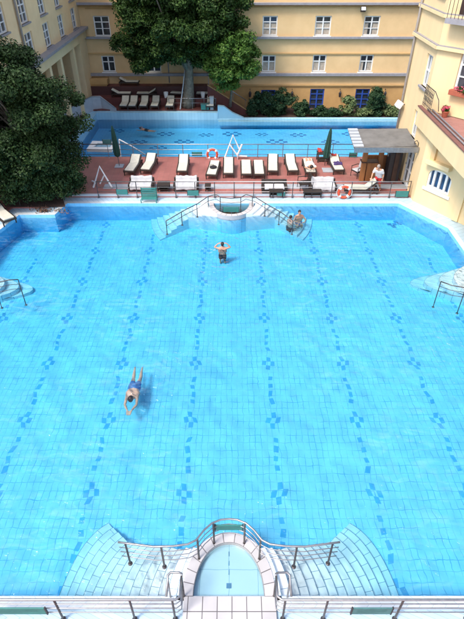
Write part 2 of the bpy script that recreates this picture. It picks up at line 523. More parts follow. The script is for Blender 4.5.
M['water'] = water_mat('pool water', 0.80, (0.10, 0.835, 0.998), 1, [(0.45, 0.4, 0.12), (2.6, 1.0, 0.10), (8.0, 0.9, 0.06)], 0.05, sheen_veil=0.15, rings=((-2.3, 10.5, .22, 2.4, .5), (-.35, 17.2, .2, 1.5, .3), (2.6, 21.2, .2, 2.0, .35)))
M['far_water'] = water_mat('far pool water', 0.55, (0.05, 0.72, 0.99), 1, [(0.9, 0.5, 0.2), (4.5, 0.4, 0.06)], 0.04)
M['basin_water'] = water_mat('basin water', 0.6, (0.3, 0.88, 0.98), 1, [(3, 0.15, 0.03)], 0.02)
M['leaf_dark'] = leaf_mat('dark glossy leaves', (0.007, 0.023, 0.005), (0.038, 0.075, 0.018), 2.2)
M['leaf_mid'] = leaf_mat('plane leaves', (0.010, 0.033, 0.007), (0.055, 0.105, 0.02), 1.1)
M['leaf_bright'] = leaf_mat('fresh leaves', (0.03, 0.085, 0.012), (0.11, 0.20, 0.035), 1.0)
M['leaf_hedge'] = leaf_mat('hedge leaves', (0.010, 0.035, 0.014), (0.035, 0.075, 0.03), 2.5)
M['leaf_pale'] = leaf_mat('pale shrub leaves', (0.06, 0.10, 0.035), (0.19, 0.24, 0.10), 2.5)


# ------------------------------------------------------------------ the ground and pools
def seg_offset(poly, d):
    """offset a CCW polygon outward by d"""
    n = len(poly); res = []
    for i in range(n):
        p0, p1, p2 = Vector(poly[i - 1]), Vector(poly[i]), Vector(poly[(i + 1) % n])
        a, b = (p1 - p0).normalized(), (p2 - p1).normalized()
        na, nb = Vector((a.y, -a.x)), Vector((b.y, -b.x))
        bis = na + nb
        k = d / max(0.35, (1 + na.dot(nb)) ** 1.0) 
        res.append(tuple(p1 + bis * k))
    return res


def ring(mb, inner, outer, z, z2=None, uvscale=1.0, closed=True):
    z2 = z if z2 is None else z2
    n = len(inner); s = 0
    for i in range(n if closed else n - 1):
        j = (i + 1) % n
        L_ = (Vector(inner[j]) - Vector(inner[i])).length
        w = (Vector(outer[i]) - Vector(inner[i])).length
        mb.quad((*inner[i], z), (*outer[i], z2), (*outer[j], z2), (*inner[j], z), uv=[(s, 0), (s, w), (s + L_, w), (s + L_, 0)])
        s += L_
    return mb


def wall_strip(mb, poly, z0, z1, closed=True):
    n = len(poly)
    for i in range(n if closed else n - 1):
        j = (i + 1) % n
        mb.quad((*poly[i], z0), (*poly[j], z0), (*poly[j], z1), (*poly[i], z1))
    return mb


def plane_hole(mb, outer, hole, z):
    pts = [Vector((p[0], p[1], 0)) for p in outer], [Vector((p[0], p[1], 0)) for p in hole]
    tris = tessellate_polygon(list(pts))
    flat = list(pts[0]) + list(pts[1])
    n = len(mb.v)
    mb.v += [(p.x, p.y, z) for p in flat]
    for t in tris: mb.f.append(tuple(n + i for i in t))
    return mb


FZ = -0.90       # its floor
NEAR_Y = 4.36
XR, XL = 9.45, -10.2
far_r = G(398, 206.5, WZ)
cor_r = G(441, 231.5, WZ)
p_l0 = G(68, 206.5, WZ); p_l1 = G(55.5, 218, WZ); p_l2 = G(20, 218, WZ); p_l3 = G(0, 237, WZ)
pool = [(XL, NEAR_Y), (XR, NEAR_Y), (XR, cor_r.y), (far_r.x, p_l0.y), (p_l0.x, p_l0.y), (p_l1.x, p_l1.y), (p_l2.x, p_l1.y), (XL, p_l3.y)]
lip_o = seg_offset(pool, 0.24)
gut_o = seg_offset(pool, 0.24 + 0.48)
gut_o[1] = (XR + 1.35, NEAR_Y - .72); gut_o[2] = (XR + 1.35, G(458, 222).y); gut_o[3] = (G(411, 199).x, gut_o[4][1])

struct('ground', MB().quad((-150, -80, -3.2), (150, -80, -3.2), (150, 220, -3.2), (-150, 220, -3.2)) or None, M['paving']) if False else None
gm = MB(); gm.quad((-150, -80, -3.2), (150, -80, -3.2), (150, 220, -3.2), (-150, 220, -3.2)); struct('ground', gm, M['paving'])

DECK_Y = 27.75
dk = MB()
plane_hole(dk, [(-30, -12), (30, -12), (30, DECK_Y), (-30, DECK_Y)], gut_o, 0.02)
wall_strip(dk, [(-30, -12), (30, -12), (30, DECK_Y), (-30, DECK_Y)], -3.2, 0.02)
wall_strip(dk, gut_o, -0.1, 0.02)
struct('pool_deck', dk, M['deck'])
gt = MB(); ring(gt, lip_o, gut_o, -0.035); struct('gutter_paving', gt, M['gutter_tile'])
lp = MB(); ring(lp, pool, lip_o, 0.0)
wall_strip(lp, lip_o, -0.1, 0.0); struct('pool_coping', lp, M['lip_tile'])
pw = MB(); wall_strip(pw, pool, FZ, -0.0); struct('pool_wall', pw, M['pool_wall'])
pf = MB(); pf.poly([(p[0], p[1], FZ) for p in pool]); struct('pool_floor', pf, M['pool_floor'])
wp = seg_offset(pool, 0.02)
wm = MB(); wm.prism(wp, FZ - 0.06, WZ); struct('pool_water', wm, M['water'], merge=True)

# pale drainage strip and white kerb along the far side
st = MB(); st.quad((G(104, 187).x, G(0, 189.3).y, 0.024), (9.0, G(0, 189.3).y, 0.024), (9.0, G(0, 184.5).y, 0.024), (G(104, 187).x, G(0, 184.5).y, 0.024))
struct('drain_strip', st, M['concrete'])
kb = MB(); yk = gut_o[3][1]; kb.box(G(70, 197).x, far_r.x + 0.1, yk + 0.01, yk + 0.12, 0.0, 0.11)
struct('kerb', kb, M['lip_tile'])

# lane markings on the floor
def wobble(p):
    return (p[0] + 0.035 * math.sin(p[1] * 5.1 + p[0]) + 0.02 * math.sin(p[1] * 11 + 2 * p[0]), p[1] + 0.03 * math.sin(p[0] * 9 + p[1] * 2))


def blk(mb, x, y, w, h, z):
    c = [(x - w / 2, y - h / 2), (x + w / 2, y - h / 2), (x + w / 2, y + h / 2), (x - w / 2, y + h / 2)]
    mb.quad(*[(*wobble(p), z) for p in c])


for k, lx in enumerate((-8.46, -6.04, -3.63, -1.21, 1.21, 3.63, 6.04, 8.46)):
    mb = MB()
    y0 = 7.18
    for j in range(-1, 7):
        cy = y0 + j * 2.37
        if abs(lx) > 8 and cy > 17.5: continue
        if cy > 4.6:
            blk(mb, lx, cy + 0.2, 0.13, 0.20, FZ + .004); blk(mb, lx, cy - 0.2, 0.13, 0.20, FZ + .004)
            blk(mb, lx - 0.135, cy, 0.13, 0.20, FZ + .004); blk(mb, lx + 0.135, cy, 0.13, 0.20, FZ + .004)
        for q, w in ((0.72, .13), (1.02, .11), (1.34, .13), (1.66, .12)):
            if cy + q > 4.6 and cy + q < 21: blk(mb, lx + rnd.uniform(-.02, .02), cy + q, w, rnd.choice((.16, .22)), FZ + .004)
    struct('lane_marking', mb, M['lane_tile'])
# dark diamond spots by the far corners
for (x, y, s) in ((395, 224.5, 1.0), (21.5, 228, .5)):
    p = G(x, y, FZ); mb = MB()
    for (dx, dy) in ((0, 0), (.25, .06), (-.25, .02), (.12, .24), (-.12, -.2)):
        blk(mb, p.x + dx * s, p.y + dy * s, .2 * s, .22 * s, FZ + .006)
    struct('floor_marking', mb, M['lane_dark'])


# ------------------------------------------------------------------ apse basins with fanned steps
def arc_pts(cx, cy, rx, ry, n=28, sign=1, e=1.0):
    """half ellipse from +x round to -x, bulging along sign*y"""
    pts = []
    for i in range(n + 1):
        a = pi * i / n
        c_, s_ = math.cos(a), math.sin(a)
        pts.append((cx + rx * math.copysign(abs(c_) ** e, c_), cy + sign * ry * abs(s_) ** e))
    return pts


def apse(label, cx, by, rx, ry, wring, sign, ztop, label_floor=None):
    root = thing('plunge_basin', label, 'basin', (cx, by, 0))
    inn = arc_pts(0, 0, rx, ry, 32, sign, 0.95)
    out = arc_pts(0, 0, rx + wring, ry + wring, 32, sign, 0.95)
    mb = MB(); s = 0
    for i in range(32):
        L_ = ((Vector(inn[i + 1]) - Vector(inn[i])).length + (Vector(out[i + 1]) - Vector(out[i])).length) / 2
        mb.quad((*inn[i], ztop), (*out[i], ztop), (*out[i + 1], ztop), (*inn[i + 1], ztop), uv=[(s, 0), (s, wring), (s + L_, wring), (s + L_, 0)])
        s += L_
    wall_strip(mb, out, -.20, ztop, False); wall_strip(mb, inn, -0.3, ztop, False)
    mb.build('rim', M['ring_tile'], root)
    ob_ = MB(); wall_strip(ob_, out, FZ, -.201, False); ob_.build('outer_wall', M['rim_wall'], root)
    fb = MB(); fb.poly([(x, y, -0.142) for x, y in inn]); fb.build('basin_floor', M['basin_tile'], root)
    # a drain cover in the floor
    db = MB(); db.box(-.05, .05, sign * ry * .25 - .05, sign * ry * .25 + .05, -0.138, -0.13)
    db.build('drain', M['lane_dark'], root)
    for t in (.45, .62, .8):
        ya, yb_ = sorted((sign * ry * t, sign * (ry * t + .10)))
        MB().box(-.008, .008, ya, yb_, -0.1375, -0.132).build('tile_joint', M['lane_dark'], root)
    wb = MB(); wb.prism([(x * 0.995, y * 0.995 + sign * 0.002) for x, y in inn], -0.141, -0.06)
    wb.build('basin_water', M['basin_water'], root, merge=True)
    return root


def fan_steps(root, c0, c1, n, z0, z1, bend=0.0):
    """treads between curve c0 (high) and curve c1 (low): lists of xy of equal length"""
    m = len(c0)
    def cur(t):
        return [(c0[i][0] * (1 - t) + c1[i][0] * t, c0[i][1] * (1 - t) + c1[i][1] * t) for i in range(m)]
    off = 0.0
    for k in range(n):
        a, b = cur(k / n), cur((k + 1) / n)
        z = z0 + (z1 - z0) * k / (n - 1)
        mb = MB(); s = off; off += 0.13
        for i in range(m - 1):
            L_ = (Vector(b[i + 1]) - Vector(b[i])).length
            mb.quad((*a[i], z), (*b[i], z), (*b[i + 1], z), (*a[i + 1], z), uv=[(s, 0), (s, .3), (s + L_, .3), (s + L_, 0)])
            s += L_
        # rounded dark nosing joint along the outer edge
        w = 0.011
        for i in range(m - 1):
            d0 = (Vector(a[i]) - Vector(b[i])).normalized() * w; d1 = (Vector(a[i + 1]) - Vector(b[i + 1])).normalized() * w
        zb = FZ
        for i in range(m - 1):
            mb.quad((*b[i], zb), (*b[i + 1], zb), (*b[i + 1], z), (*b[i], z), uv=[(0, .1), (0.1, .1), (0.1, .3), (0, .3)])
        mb.quad((*a[0], zb), (*b[0], zb), (*b[0], z), (*a[0], z), uv=[(0.1, .1), (0.1, .2), (0.2, .2), (0.2, .1)])
        mb.quad((*a[-1], zb), (*b[-1], zb), (*b[-1], z), (*a[-1], z), uv=[(0.1, .1), (0.1, .2), (0.2, .2), (0.2, .1)])
        mb.build('step', M['step_tile'], root)
        nb = MB()
        for i in range(m - 1):
            d0 = (Vector(a[i]) - Vector(b[i])).normalized() * w; d1 = (Vector(a[i + 1]) - Vector(b[i + 1])).normalized() * w
            nb.quad((b[i][0] + d0.x, b[i][1] + d0.y, z + .003), (*b[i], z + .003), (*b[i + 1], z + .003), (b[i + 1][0] + d1.x, b[i + 1][1] + d1.y, z + .003))
        nb.build('nosing', M['step_riser'], root)


def bez(p0, p1, p2, p3, n=14):
    r = []
    for i in range(n + 1):
        t = i / n
        r.append(tuple((1 - t) ** 3 * Vector(p0) + 3 * (1 - t) ** 2 * t * Vector(p1) + 3 * (1 - t) * t * t * Vector(p2) + t ** 3 * Vector(p3)))
    return r


def g2(px, py, z=0.0):
    p = G(px, py, z); return (p.x, p.y)


# near basin (bottom of the picture)
nb_in_l, nb_in_r, nb_top = g2(193, 597), g2(264.5, 597), g2(229, 543)
NCX = (nb_in_l[0] + nb_in_r[0]) / 2; NBY = nb_in_l[1]
NRX = (nb_in_r[0] - nb_in_l[0]) / 2; NRY = nb_top[1] - NBY
RING = 0.23
near_basin = apse('pale blue half oval basin with white tiled rim in the foreground', NCX, NBY, NRX, NRY, RING, 1, 0.03)


def tip_curve(side, a, b, c, d, z, n=16):
    return bez(g2(*a, z), g2(*b, z), g2(*c, z), g2(*d, z), n)


def step_fan(label, side, base_xy):
    root = thing('pool_steps', label, 'pool steps', (0, 0, 0), group='fanned pool steps')
    s = side
    def X(px): return NCX_PX + s * (px - NCX_PX)
    c0 = bez(g2(X(257), 549, .0), g2(X(264), 560, .0), g2(X(270), 580, .0), g2(X(272), 601, .0), 14)
    cm = bez(g2(X(330), 541, -.55), g2(X(345), 552, -.55), g2(X(360), 576, -.55), g2(X(368), 599, -.55), 14)
    c1 = bez(g2(X(350), 522, -.8), g2(X(377), 536, -.8), g2(X(392), 574, -.8), g2(X(401), 599, -.8), 14)
    def mix_(t): return [(c0[i][0] * (1 - t) + cm[i][0] * t, c0[i][1] * (1 - t) + cm[i][1] * t) for i in range(len(c0))]
    ca = mix_(.2)
    fan_steps(root, c0, ca, 2, 0.0, -.11)
    fan_steps(root, ca, cm, 8, -.25, -.58)
    fan_steps(root, cm, c1, 4, -.63, -.84)
    return root


NCX_PX = 229
step_fan('pale tiled fan of submerged steps right of the foreground basin', 1, None)
step_fan('pale tiled fan of submerged steps left of the foreground basin', -1, None)

# foreground tiled floor (flush walk to the basin)
wt = MB()
xa, xb = g2(184, 598)[0], g2(275.5, 598)[0]
wt.quad((xa, -3, 0.034), (xb, -3, 0.034), (xb, NBY - .001, 0.034), (xa, NBY - .001, 0.034))
wt.quad((xa, NBY - .001, -0.2), (xb, NBY - .001, -.2), (xb, NBY - .001, .034), (xa, NBY - .001, .034))
struct('tiled_walk', wt, M['white_tile'])
# coping side blocks joining rim and wall
# far basin
fb_l, fb_r = g2(214, 201), g2(249, 201)
FCX = (fb_l[0] + fb_r[0]) / 2; FBY = p_l0.y + 0.02
far_basin = apse('small white rimmed half oval basin at the far edge of the big pool', FCX, FBY, (fb_r[0] - fb_l[0]) / 2, FBY - g2(231, 214.5)[1], 0.22, -1, 0.03)


def far_fan(label, s):
    root = thing('pool_steps', label, 'pool steps', (0, 0, 0), group='fanned pool steps')
    def X(px): return 231.5 + s * (px - 231.5)
    c0 = bez(g2(X(245), 214, 0), g2(X(250), 210.5, 0), g2(X(254), 207, 0), (G(X(256), 206).x, FBY), 8)
    c1 = bez(g2(X(303), 239, -.8), g2(X(311), 232, -.8), g2(X(313), 223, -.8), g2(X(312), 214, -.8), 8)
    # bowed path: the treads swing round as they go down
    m = len(c0); n = 9
    cm = bez(g2(X(275), 217, -.3), g2(X(279), 212, -.3), g2(X(282), 209, -.3), (G(X(284), 206).x, FBY), 8)
    fan_steps(root, c0, cm, 4, -0.0, -0.3)
    fan_steps(root, cm, c1, 5, -0.42, -.84)
    return root


far_fan('curved white steps going down right of the far basin', 1)
far_fan('curved white steps going down left of the far basin', -1)


def side_fan(label, tip, s, wallx, yc):
    root = thing('pool_steps', label, 'pool steps', (0, 0, 0), group='small side steps')
    c0 = [(wallx, yc - 1.3 + 2.6 * i / 10) for i in range(11)]
    tp = G(*tip, -.8)
    c1 = bez((wallx, yc - 1.0), (tp.x, tp.y - .9), (tp.x, tp.y + .7), (wallx, yc + 1.2), 10)
    c1 = [(tp.x + abs(i - 5) ** 1.4 * .09 * -s * -1 if False else tp.x + (wallx - tp.x) * (abs(i - 5) / 5.6) ** 2.2, tp.y - .8 + 1.6 * i / 10) for i in range(11)]
    fan_steps(root, c0, c1, 5, -0.05, -0.78)
    return root


side_fan('small pale steps with a handrail at the right edge of the big pool', (410, 284), 1, XR, G(470, 294, -.5).y)
side_fan('small pale steps with a handrail at the left edge of the big pool', (33, 290), -1, XL, G(0, 292, -.5).y)

# ------------------------------------------------------------------ railings
def railing(label, path, heights, post_at, matr, rtop=0.024, rmid=0.015, base_z=0.0, drop=None, mpost=None, group=None, cat='railing', rpost=0.02):
    """path: list of (x,y) or (x,y,z)"""
    p0 = path[0]
    P = [Vector((p[0], p[1], p[2] if len(p) > 2 else base_z)) for p in path]
    root = thing('railing', label, cat, P[0], group=group)
    o = P[0]
    Q = [p - o for p in P]
    for i, h in enumerate(heights):
        MB().tube([q + Vector((0, 0, h)) for q in Q], rtop if i == 0 else rmid, 8).build('rail', matr, root, smooth=True)
    # posts by arc length
    L_ = [0]
    for a, b in zip(Q, Q[1:]): L_.append(L_[-1] + (b - a).length)
    for s in post_at:
        s = max(0, min(L_[-1], s))
        for i in range(len(Q) - 1):
            if L_[i + 1] >= s - 1e-6:
                t = (s - L_[i]) / max(1e-6, L_[i + 1] - L_[i]); q = Q[i].lerp(Q[i + 1], t); break
        d = 0 if drop is None else drop
        mb = MB(); mb.tube([q + Vector((0, 0, -d)), q + Vector((0, 0, heights[0]))], rpost, 8)
        mb.lathe([(0.05, -d), (0.05, -d + .015), (0.03, -d + .03)], 10, Matrix.Translation(q))
        mb.build('post', mpost or matr, root, smooth=False)
    return root, L_[-1]


def even(L_, n): return [L_ * (i + .02) / (n - 1 + .04) for i in range(n)]
def plen(path): return sum((Vector(b) - Vector(a)).length for a, b in zip(path, path[1:]))


# front rail along the far side of the big pool
fy = gut_o[3][1] - 0.06
path = [(G(98, 198).x, fy), (G(398, 198).x, fy), (G(409, 198).x, fy + .05)]
railing('long steel railing between the red deck and the far side of the big pool', path, [0.80, 0.52, 0.28], even(plen(path), 17), M['steel'], mpost=M['rail_dark'])
# back rail over the far pool
by = DECK_Y - 0.15
path = [(G(84, 158).x, by), (G(357, 158).x, by)]
railing('long thin steel railing at the back of the deck above the far pool', path, [0.78, 0.48, 0.2], even(plen(path), 12), M['steel'], mpost=M['steel'], rtop=.026)
path = [(G(82, 158).x, by - .15), (G(86, 176).x, G(86, 176).y)]

# near railing round the near basin: raised over the rim, low over the steps
def npt(px, py, h): 
    p = G(px, py, h); return (p.x, p.y)
H = 0.86
half = [(340, 542), (325, 544), (305, 546.5), (285, 546), (270, 544), (262, 540), (254, 530), (246, 523), (237, 519.5)]
full = [npt(x, y, H) for x, y in half] + [npt(229, 518.8, H)] + [npt(458 - x, y, H) for x, y in reversed(half)]
fp = [(*p, 0.0) for p in full]
# fix ends: the rail leans out at its ends
L_ = plen([p for p in full])
railing('brown triple bar handrail curving round the rim of the foreground basin', fp, [H, H - .2, H - .38, H - .56], [L_ * .03, L_ * .18, L_ * .335, L_ * .43, L_ * .57, L_ * .665, L_ * .82, L_ * .97], M['steel'], rtop=.021, rmid=.010, mpost=M['rail_dark'], base_z=0.0, rpost=.022)

# foreground railings (left and right) with returns by the walk
def fore_rail(label, s):
    x_end = g2(NCX_PX + s * 45, 598)[0]
    y0 = NEAR_Y - 0.42
    px = [(s * 14.0, y0), (x_end + s * .08, y0), (x_end, y0 + .06), (x_end, y0 + .42)]
    path = px
    tot = plen(path)
    posts = [tot - .02, tot - .52] + [tot - .52 - 1.38 * (i + 1) + .6 for i in range(6)]
    r, _ = railing(label, path, [0.86, 0.68, 0.5, 0.32], posts, M['steel'], rtop=.024, rmid=.012, mpost=M['rail_dark'], rpost=.022)
    # end loop
    o = Vector((path[0][0], path[0][1], 0))
    mb = MB(); e = Vector((x_end, y0 + .42, 0)) - o
    lo = [e + Vector((0, 0, .86)), e + Vector((0, .05, .84)), e + Vector((s * .05, .09, .8)), e + Vector((s * .22, .09, .8)), e + Vector((s * .27, .05, .78)), e + Vector((s * .27, -.3, .7))]
    mb.tube(lo, .022, 8); mb.tube([e + Vector((s * .27, -.02, .76)), e + Vector((s * .27, -.02, 0))], .02, 8)
    mb.build('end_loop', M['steel'], r, smooth=True)
    return r


fore_rail('steel railing with end loop left of the tiled walk in the foreground', -1)
fore_rail('steel railing with end loop right of the tiled walk in the foreground', 1)

# railings of the side steps
for s, lab, pts in ((1, 'short brown handrail over the right side steps', [(441, 281.5), (452, 285.5), (464, 287.5), (480, 288)]), (-1, 'short brown handrail over the left side steps', [(18, 279.5), (9, 280), (0, 282), (-16, 283)])):
    pp = [(*npt(x, y, .62), -0.12) for x, y in pts]
    railing(lab, pp, [.74, .54, .34], [0.0, 0.85, 1.7], M['rail_dark'], rtop=.019, rmid=.010, drop=.4, rpost=.017)

# little railing round the far basin
hp = [(166, 221), (185, 210), (198, 203.5), (208, 196.5), (216, 194.5), (221, 197.5), (231, 198.5), (241, 197.5), (246, 194.5), (255, 197), (268, 205), (282, 213), (293, 221)]
pp = [(*npt(x, y, .55), -0.1) for x, y in hp]
Lq = plen([p[:2] for p in pp])
railing('thin curved handrail winding over the far basin and its steps', pp, [.65, .42], [0, Lq * .12, Lq * .24, Lq * .35, Lq * .44, Lq * .56, Lq * .65, Lq * .76, Lq * .88, Lq], M['rail_dark'], rtop=.02, rmid=.012, rpost=.018)


# boards hung on the rails
def board(label, loc, w, h, m, tilt=0.0, rz=0.0, slats=False):
    t = thing('notice_board', label, 'board', loc, rz, group='teal boards hung on the railings')
    mb = MB(); mb.bbox(-w / 2, w / 2, -.012, .012, 0, h, .006)
    mb.build('panel', m, t)
    for q in (-1, 1): MB().box(q * w / 2 - .012, q * w / 2 + .012, -.018, .018, -.01, h + .01).build('edge_strip', M['iron'], t)
    ln = MB()
    for k in range(3):
        ln.box(-w * .36, w * (.36 if k < 2 else .1), -.0155, -.0145, h * (.68 - .2 * k), h * (.74 - .2 * k))
    ln.build('faded_lines', M['teal_pale'], t)
    return t


def bd(px, py, y, w, h, label, m='teal'):
    p = on_plane(px, py, (0, y, 0), (0, 1, 0))
    return board(label, (p.x, y, p.z - h / 2), w, h, M[m])


bd(122, 192, fy - .04, .55, .26, 'teal board on the front rail, left of the slatted teal seat')
bd(193, 193, fy - .04, .55, .26, 'teal board on the front rail below the second white covered sofa')
bd(281, 194, fy - .04, .4, .2, 'small teal board on the front rail below the dark sofa')
bd(402, 194, fy - .04, .62, .3, 'teal board on the front rail at its right end by the yellow wall')
bd(107, 142, by + .05, .48, .26, 'faded teal board on the back rail left of the left parasol', 'teal_pale')
bd(197, 154, by + .05, .55, .22, 'teal board on the back rail left of the hanging life ring')
bd(353, 155, by + .05, .4, .26, 'dark teal board on the back rail beside the bar hut')
bd(231, 209.5, G(231, 212).y, .75, .24, 'teal board on the handrail of the far basin')
pb = on_plane(229, 530, (0, full[9][1] - .03, 0), (0, 1, 0))
board('long green board on the handrail of the foreground basin', (pb.x, full[9][1] - .04, H - .36), .58, .2, M['teal'])
y0 = NEAR_Y - 0.42
for (x, w, lab) in ((18, 1.15, 'dark green board on the foreground rail at the left corner of the photo'), (370, .75, 'grey green board on the foreground railing right of the walk')):
    p = on_plane(x, 614, (0, y0 - .04, 0), (0, 1, 0))
    board(lab, (p.x, y0 - .05, .38), w, .26, M['teal_pale' if x > 100 else 'teal'])

# slatted teal seat by the front rail
t = thing('slatted_seat', 'teal slatted plastic seat standing against the front rail', 'seat', (G(150, 199).x, fy - .28, -0.0))
mb = MB()
for k in range(5): mb.bbox(-.38, .38, -.02, .02, .18 + k * .09, .245 + k * .09, .008)
mb.build('backrest', M['teal'], t)
mb = MB()
for k in range(4): mb.bbox(-.36, .36, -.10 - k * .08, -.04 - k * .08, .17, .19, .006)
mb.build('seat', M['teal'], t)
for sx in (-.36, .36):
    for sy in (0, -.34):
        MB().bbox(sx - .02, sx + .02, sy - .02, sy + .02, -.035, .64 if sy == 0 else .18, .006).build('leg', M['teal'], t)

# ------------------------------------------------------------------ far pool and terraces
FW = -2.15
fx0 = -10.9; fx1 = 16.0; fpy0 = DECK_Y; fpy1 = 41.4
mb = MB(); mb.poly([(fx0, fpy0, -2.85), (fx1, fpy0, -2.85), (fx1, fpy1, -2.85), (fx0, fpy1, -2.85)]); struct('far_pool_floor', mb, M['far_floor'])
mb = MB(); mb.box(fx0 - .02, fx1, fpy0 + .01, fpy1 + .02, -2.9, FW); struct('far_pool_water', mb, M['far_water'])
mb = MB()
mb.box(fx0 - .7, fx0, fpy0 + .02, fpy1 + .5, -3.2, -1.62)      # left rim
mb.box(fx0, -1.15, fpy1, fpy1 + .5, -3.2, -1.6)              # high back rim
mb.box(-1.15, fx1, fpy1, fpy1 + .4, -3.2, FW + .07)
struct('far_pool_rim', mb, M['rim_blue'])
mb = MB(); mb.box(-1.1, fx1, fpy1 - .35, fpy1 - .001, FW - .35, FW - .04); struct('far_pool_ledge', mb, M['rim_blue'])
# dark flower-like floor marks
for (x, y, s) in ((117, 131, 1), (166, 134, 1.1), (139, 142, 1), (184, 142, 1.2), (206, 135, .9), (158, 148, 1), (252, 127, 1), (277, 142, 1.3), (298, 135, 1), (318, 127, 1), (232, 134, 1.2), (330, 142, 1.1), (350, 134, 1), (376, 128, 1), (262, 134.5, .8)):
    p = G(x, y, -2.84); mb = MB()
    for q in range(7):
        a = q * 2 * pi / 6
        rr = 0 if q == 6 else .34 * s
        blk(mb, p.x + rr * math.cos(a) * 1.5, p.y + rr * math.sin(a), .26 * s, .24 * s, -2.844)
    struct('floor_marking', mb, M['lane_dark'])
# underwater lit strip near the deck wall; planting bed and paths behind
mb = MB(); mb.box(-1.15, 18, fpy1 + .4, 45, -3.2, -2.25); struct('garden_bed', mb, M['soil'])
TX0 = -14.0
mb = MB()
mb.box(TX0, -1.2, fpy1 + .5, 43.1, -3.2, -1.5)
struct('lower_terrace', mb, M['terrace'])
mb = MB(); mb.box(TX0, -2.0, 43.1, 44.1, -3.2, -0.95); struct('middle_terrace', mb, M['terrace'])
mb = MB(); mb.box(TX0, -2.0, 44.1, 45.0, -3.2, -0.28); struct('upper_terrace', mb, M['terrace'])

# stair going down right
t = thing('garden_stair', 'dark red stair with sloping cheek wall going down right behind the far pool', 'stair', (-2.0, 43.2, -0.28))
mb = MB(); n = 12
for k in range(n):
    mb.box(.02 + k * .25, .02 + (k + 1) * .25, 0, 1.6, -2.0, -.16 * (k + 1))
mb.build('steps', M['terrace'], t)
mb = MB(); mb.extrude_profile([(0, .35), (3.2, -1.6), (3.2, -2.0), (0, -2.0)], -.12, 0.0, Matrix(((0, 1, 0, 0), (1, 0, 0, -.02), (0, 0, 1, 0), (0, 0, 0, 1))))
mb.build('cheek_wall', M['terrace'], t)
mb = MB(); mb.extrude_profile([(0, .35), (3.2, -1.6), (3.2, -1.54), (0, .41)], -.16, 0.04, Matrix(((0, 1, 0, 0), (1, 0, 0, -.02), (0, 0, 1, 0), (0, 0, 0, 1))))
mb.build('coping', M['moulding'], t)
MB().tube([(0, -.06, 1.1), (3.2, -.06, -.85)], .03, 8).build('handrail', M['steel'], t, smooth=True)
for k in range(4):
    MB().tube([(.1 + k, -.06, .3 - .61 * (k + .1)), (.1 + k, -.06, 1.04 - .61 * (k + .1))], .02, 6).build('post', M['steel'], t)
# light blue wing wall
t = thing('wing_wall', 'light blue tiled wing wall sloping down at the end of the terrace', 'wall', (-1.15, fpy1 + .05, -3.2))
mb = MB(); mb.extrude_profile([(0, 0), (2.1, 0), (2.1, 1.15), (1.2, 1.55), (.5, 2.05), (0, 2.1)], 0, .4, Matrix(((0, 1, 0, 0), (1, 0, 0, 0), (0, 0, 1, 0), (0, 0, 0, 1))))
mb.build('wall', M['rim_blue'], t)
# terrace railing
pr = [(G(168, 103, -.9).x, fpy1 + .75, -1.5), (-1.3, fpy1 + .75, -1.5)]
railing('grey railing along the front of the terrace beneath the plane tree', pr, [.8, .45], even(plen([p[:2] for p in pr]), 5), M['steel'])
# parapet at the left end
t = thing('parapet_wall', 'pale grey parapet wall folding round the left end of the far pool', 'wall', (0, 0, 0))
pts = [(-12.9, 36.5), (-11.9, 40.6), (-11.2, 42.0), (-10.6, 42.2), (-9.4, 41.7)]
hs = [-.75, -.6, -.55, -.6, -1.35]
mb = MB()
for i in range(len(pts) - 1):
    a, b = Vector(pts[i]), Vector(pts[i + 1]); d = (b - a).normalized(); nrm = Vector((-d.y, d.x)) * .14
    mb.add([(*a, -3), (*b, -3), (*(b + nrm), -3), (*(a + nrm), -3), (*a, hs[i]), (*b, hs[i + 1]), (*(b + nrm), hs[i + 1]), (*(a + nrm), hs[i])],
           [(0, 3, 2, 1), (4, 5, 6, 7), (0, 1, 5, 4), (1, 2, 6, 5), (2, 3, 7, 6), (3, 0, 4, 7)])
mb.build('wall', M['balcony_panel'], t)
mb = MB(); mb.tube([(*p, h + .05) for p, h in zip(pts, hs)], .04, 8); mb.build('rail', M['steel'], t, smooth=True)
# left side floor at far level
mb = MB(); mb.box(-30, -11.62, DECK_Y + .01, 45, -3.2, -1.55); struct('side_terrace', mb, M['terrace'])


# ------------------------------------------------------------------ buildings
def wall_sheet(mb, u0, u1, z0, z1, ops, depth=0.22):
    """front sheet at local y=0 with openings [(a,b,c,d)], reveals going to y=depth"""
    us = sorted(set([u0, u1] + [v for o in ops for v in (o[0], o[1])]))
    zs = sorted(set([z0, z1] + [v for o in ops for v in (o[2], o[3])]))
    us = [u for u in us if u0 <= u <= u1]; zs = [z for z in zs if z0 <= z <= z1]
    for i in range(len(us) - 1):
        for j in range(len(zs) - 1):
            um, zm = (us[i] + us[i + 1]) / 2, (zs[j] + zs[j + 1]) / 2
            if any(o[0] < um < o[1] and o[2] < zm < o[3] for o in ops): continue
            mb.quad((us[i], 0, zs[j]), (us[i + 1], 0, zs[j]), (us[i + 1], 0, zs[j + 1]), (us[i], 0, zs[j + 1]))
    for a, b, c, d in ops:
        mb.quad((a, 0, c), (a, depth, c), (b, depth, c), (b, 0, c)); mb.quad((a, 0, d), (b, 0, d), (b, depth, d), (a, depth, d))
        mb.quad((a, 0, c), (a, 0, d), (a, depth, d), (a, depth, c)); mb.quad((b, 0, c), (b, depth, c), (b, depth, d), (b, 0, d))
    return mb


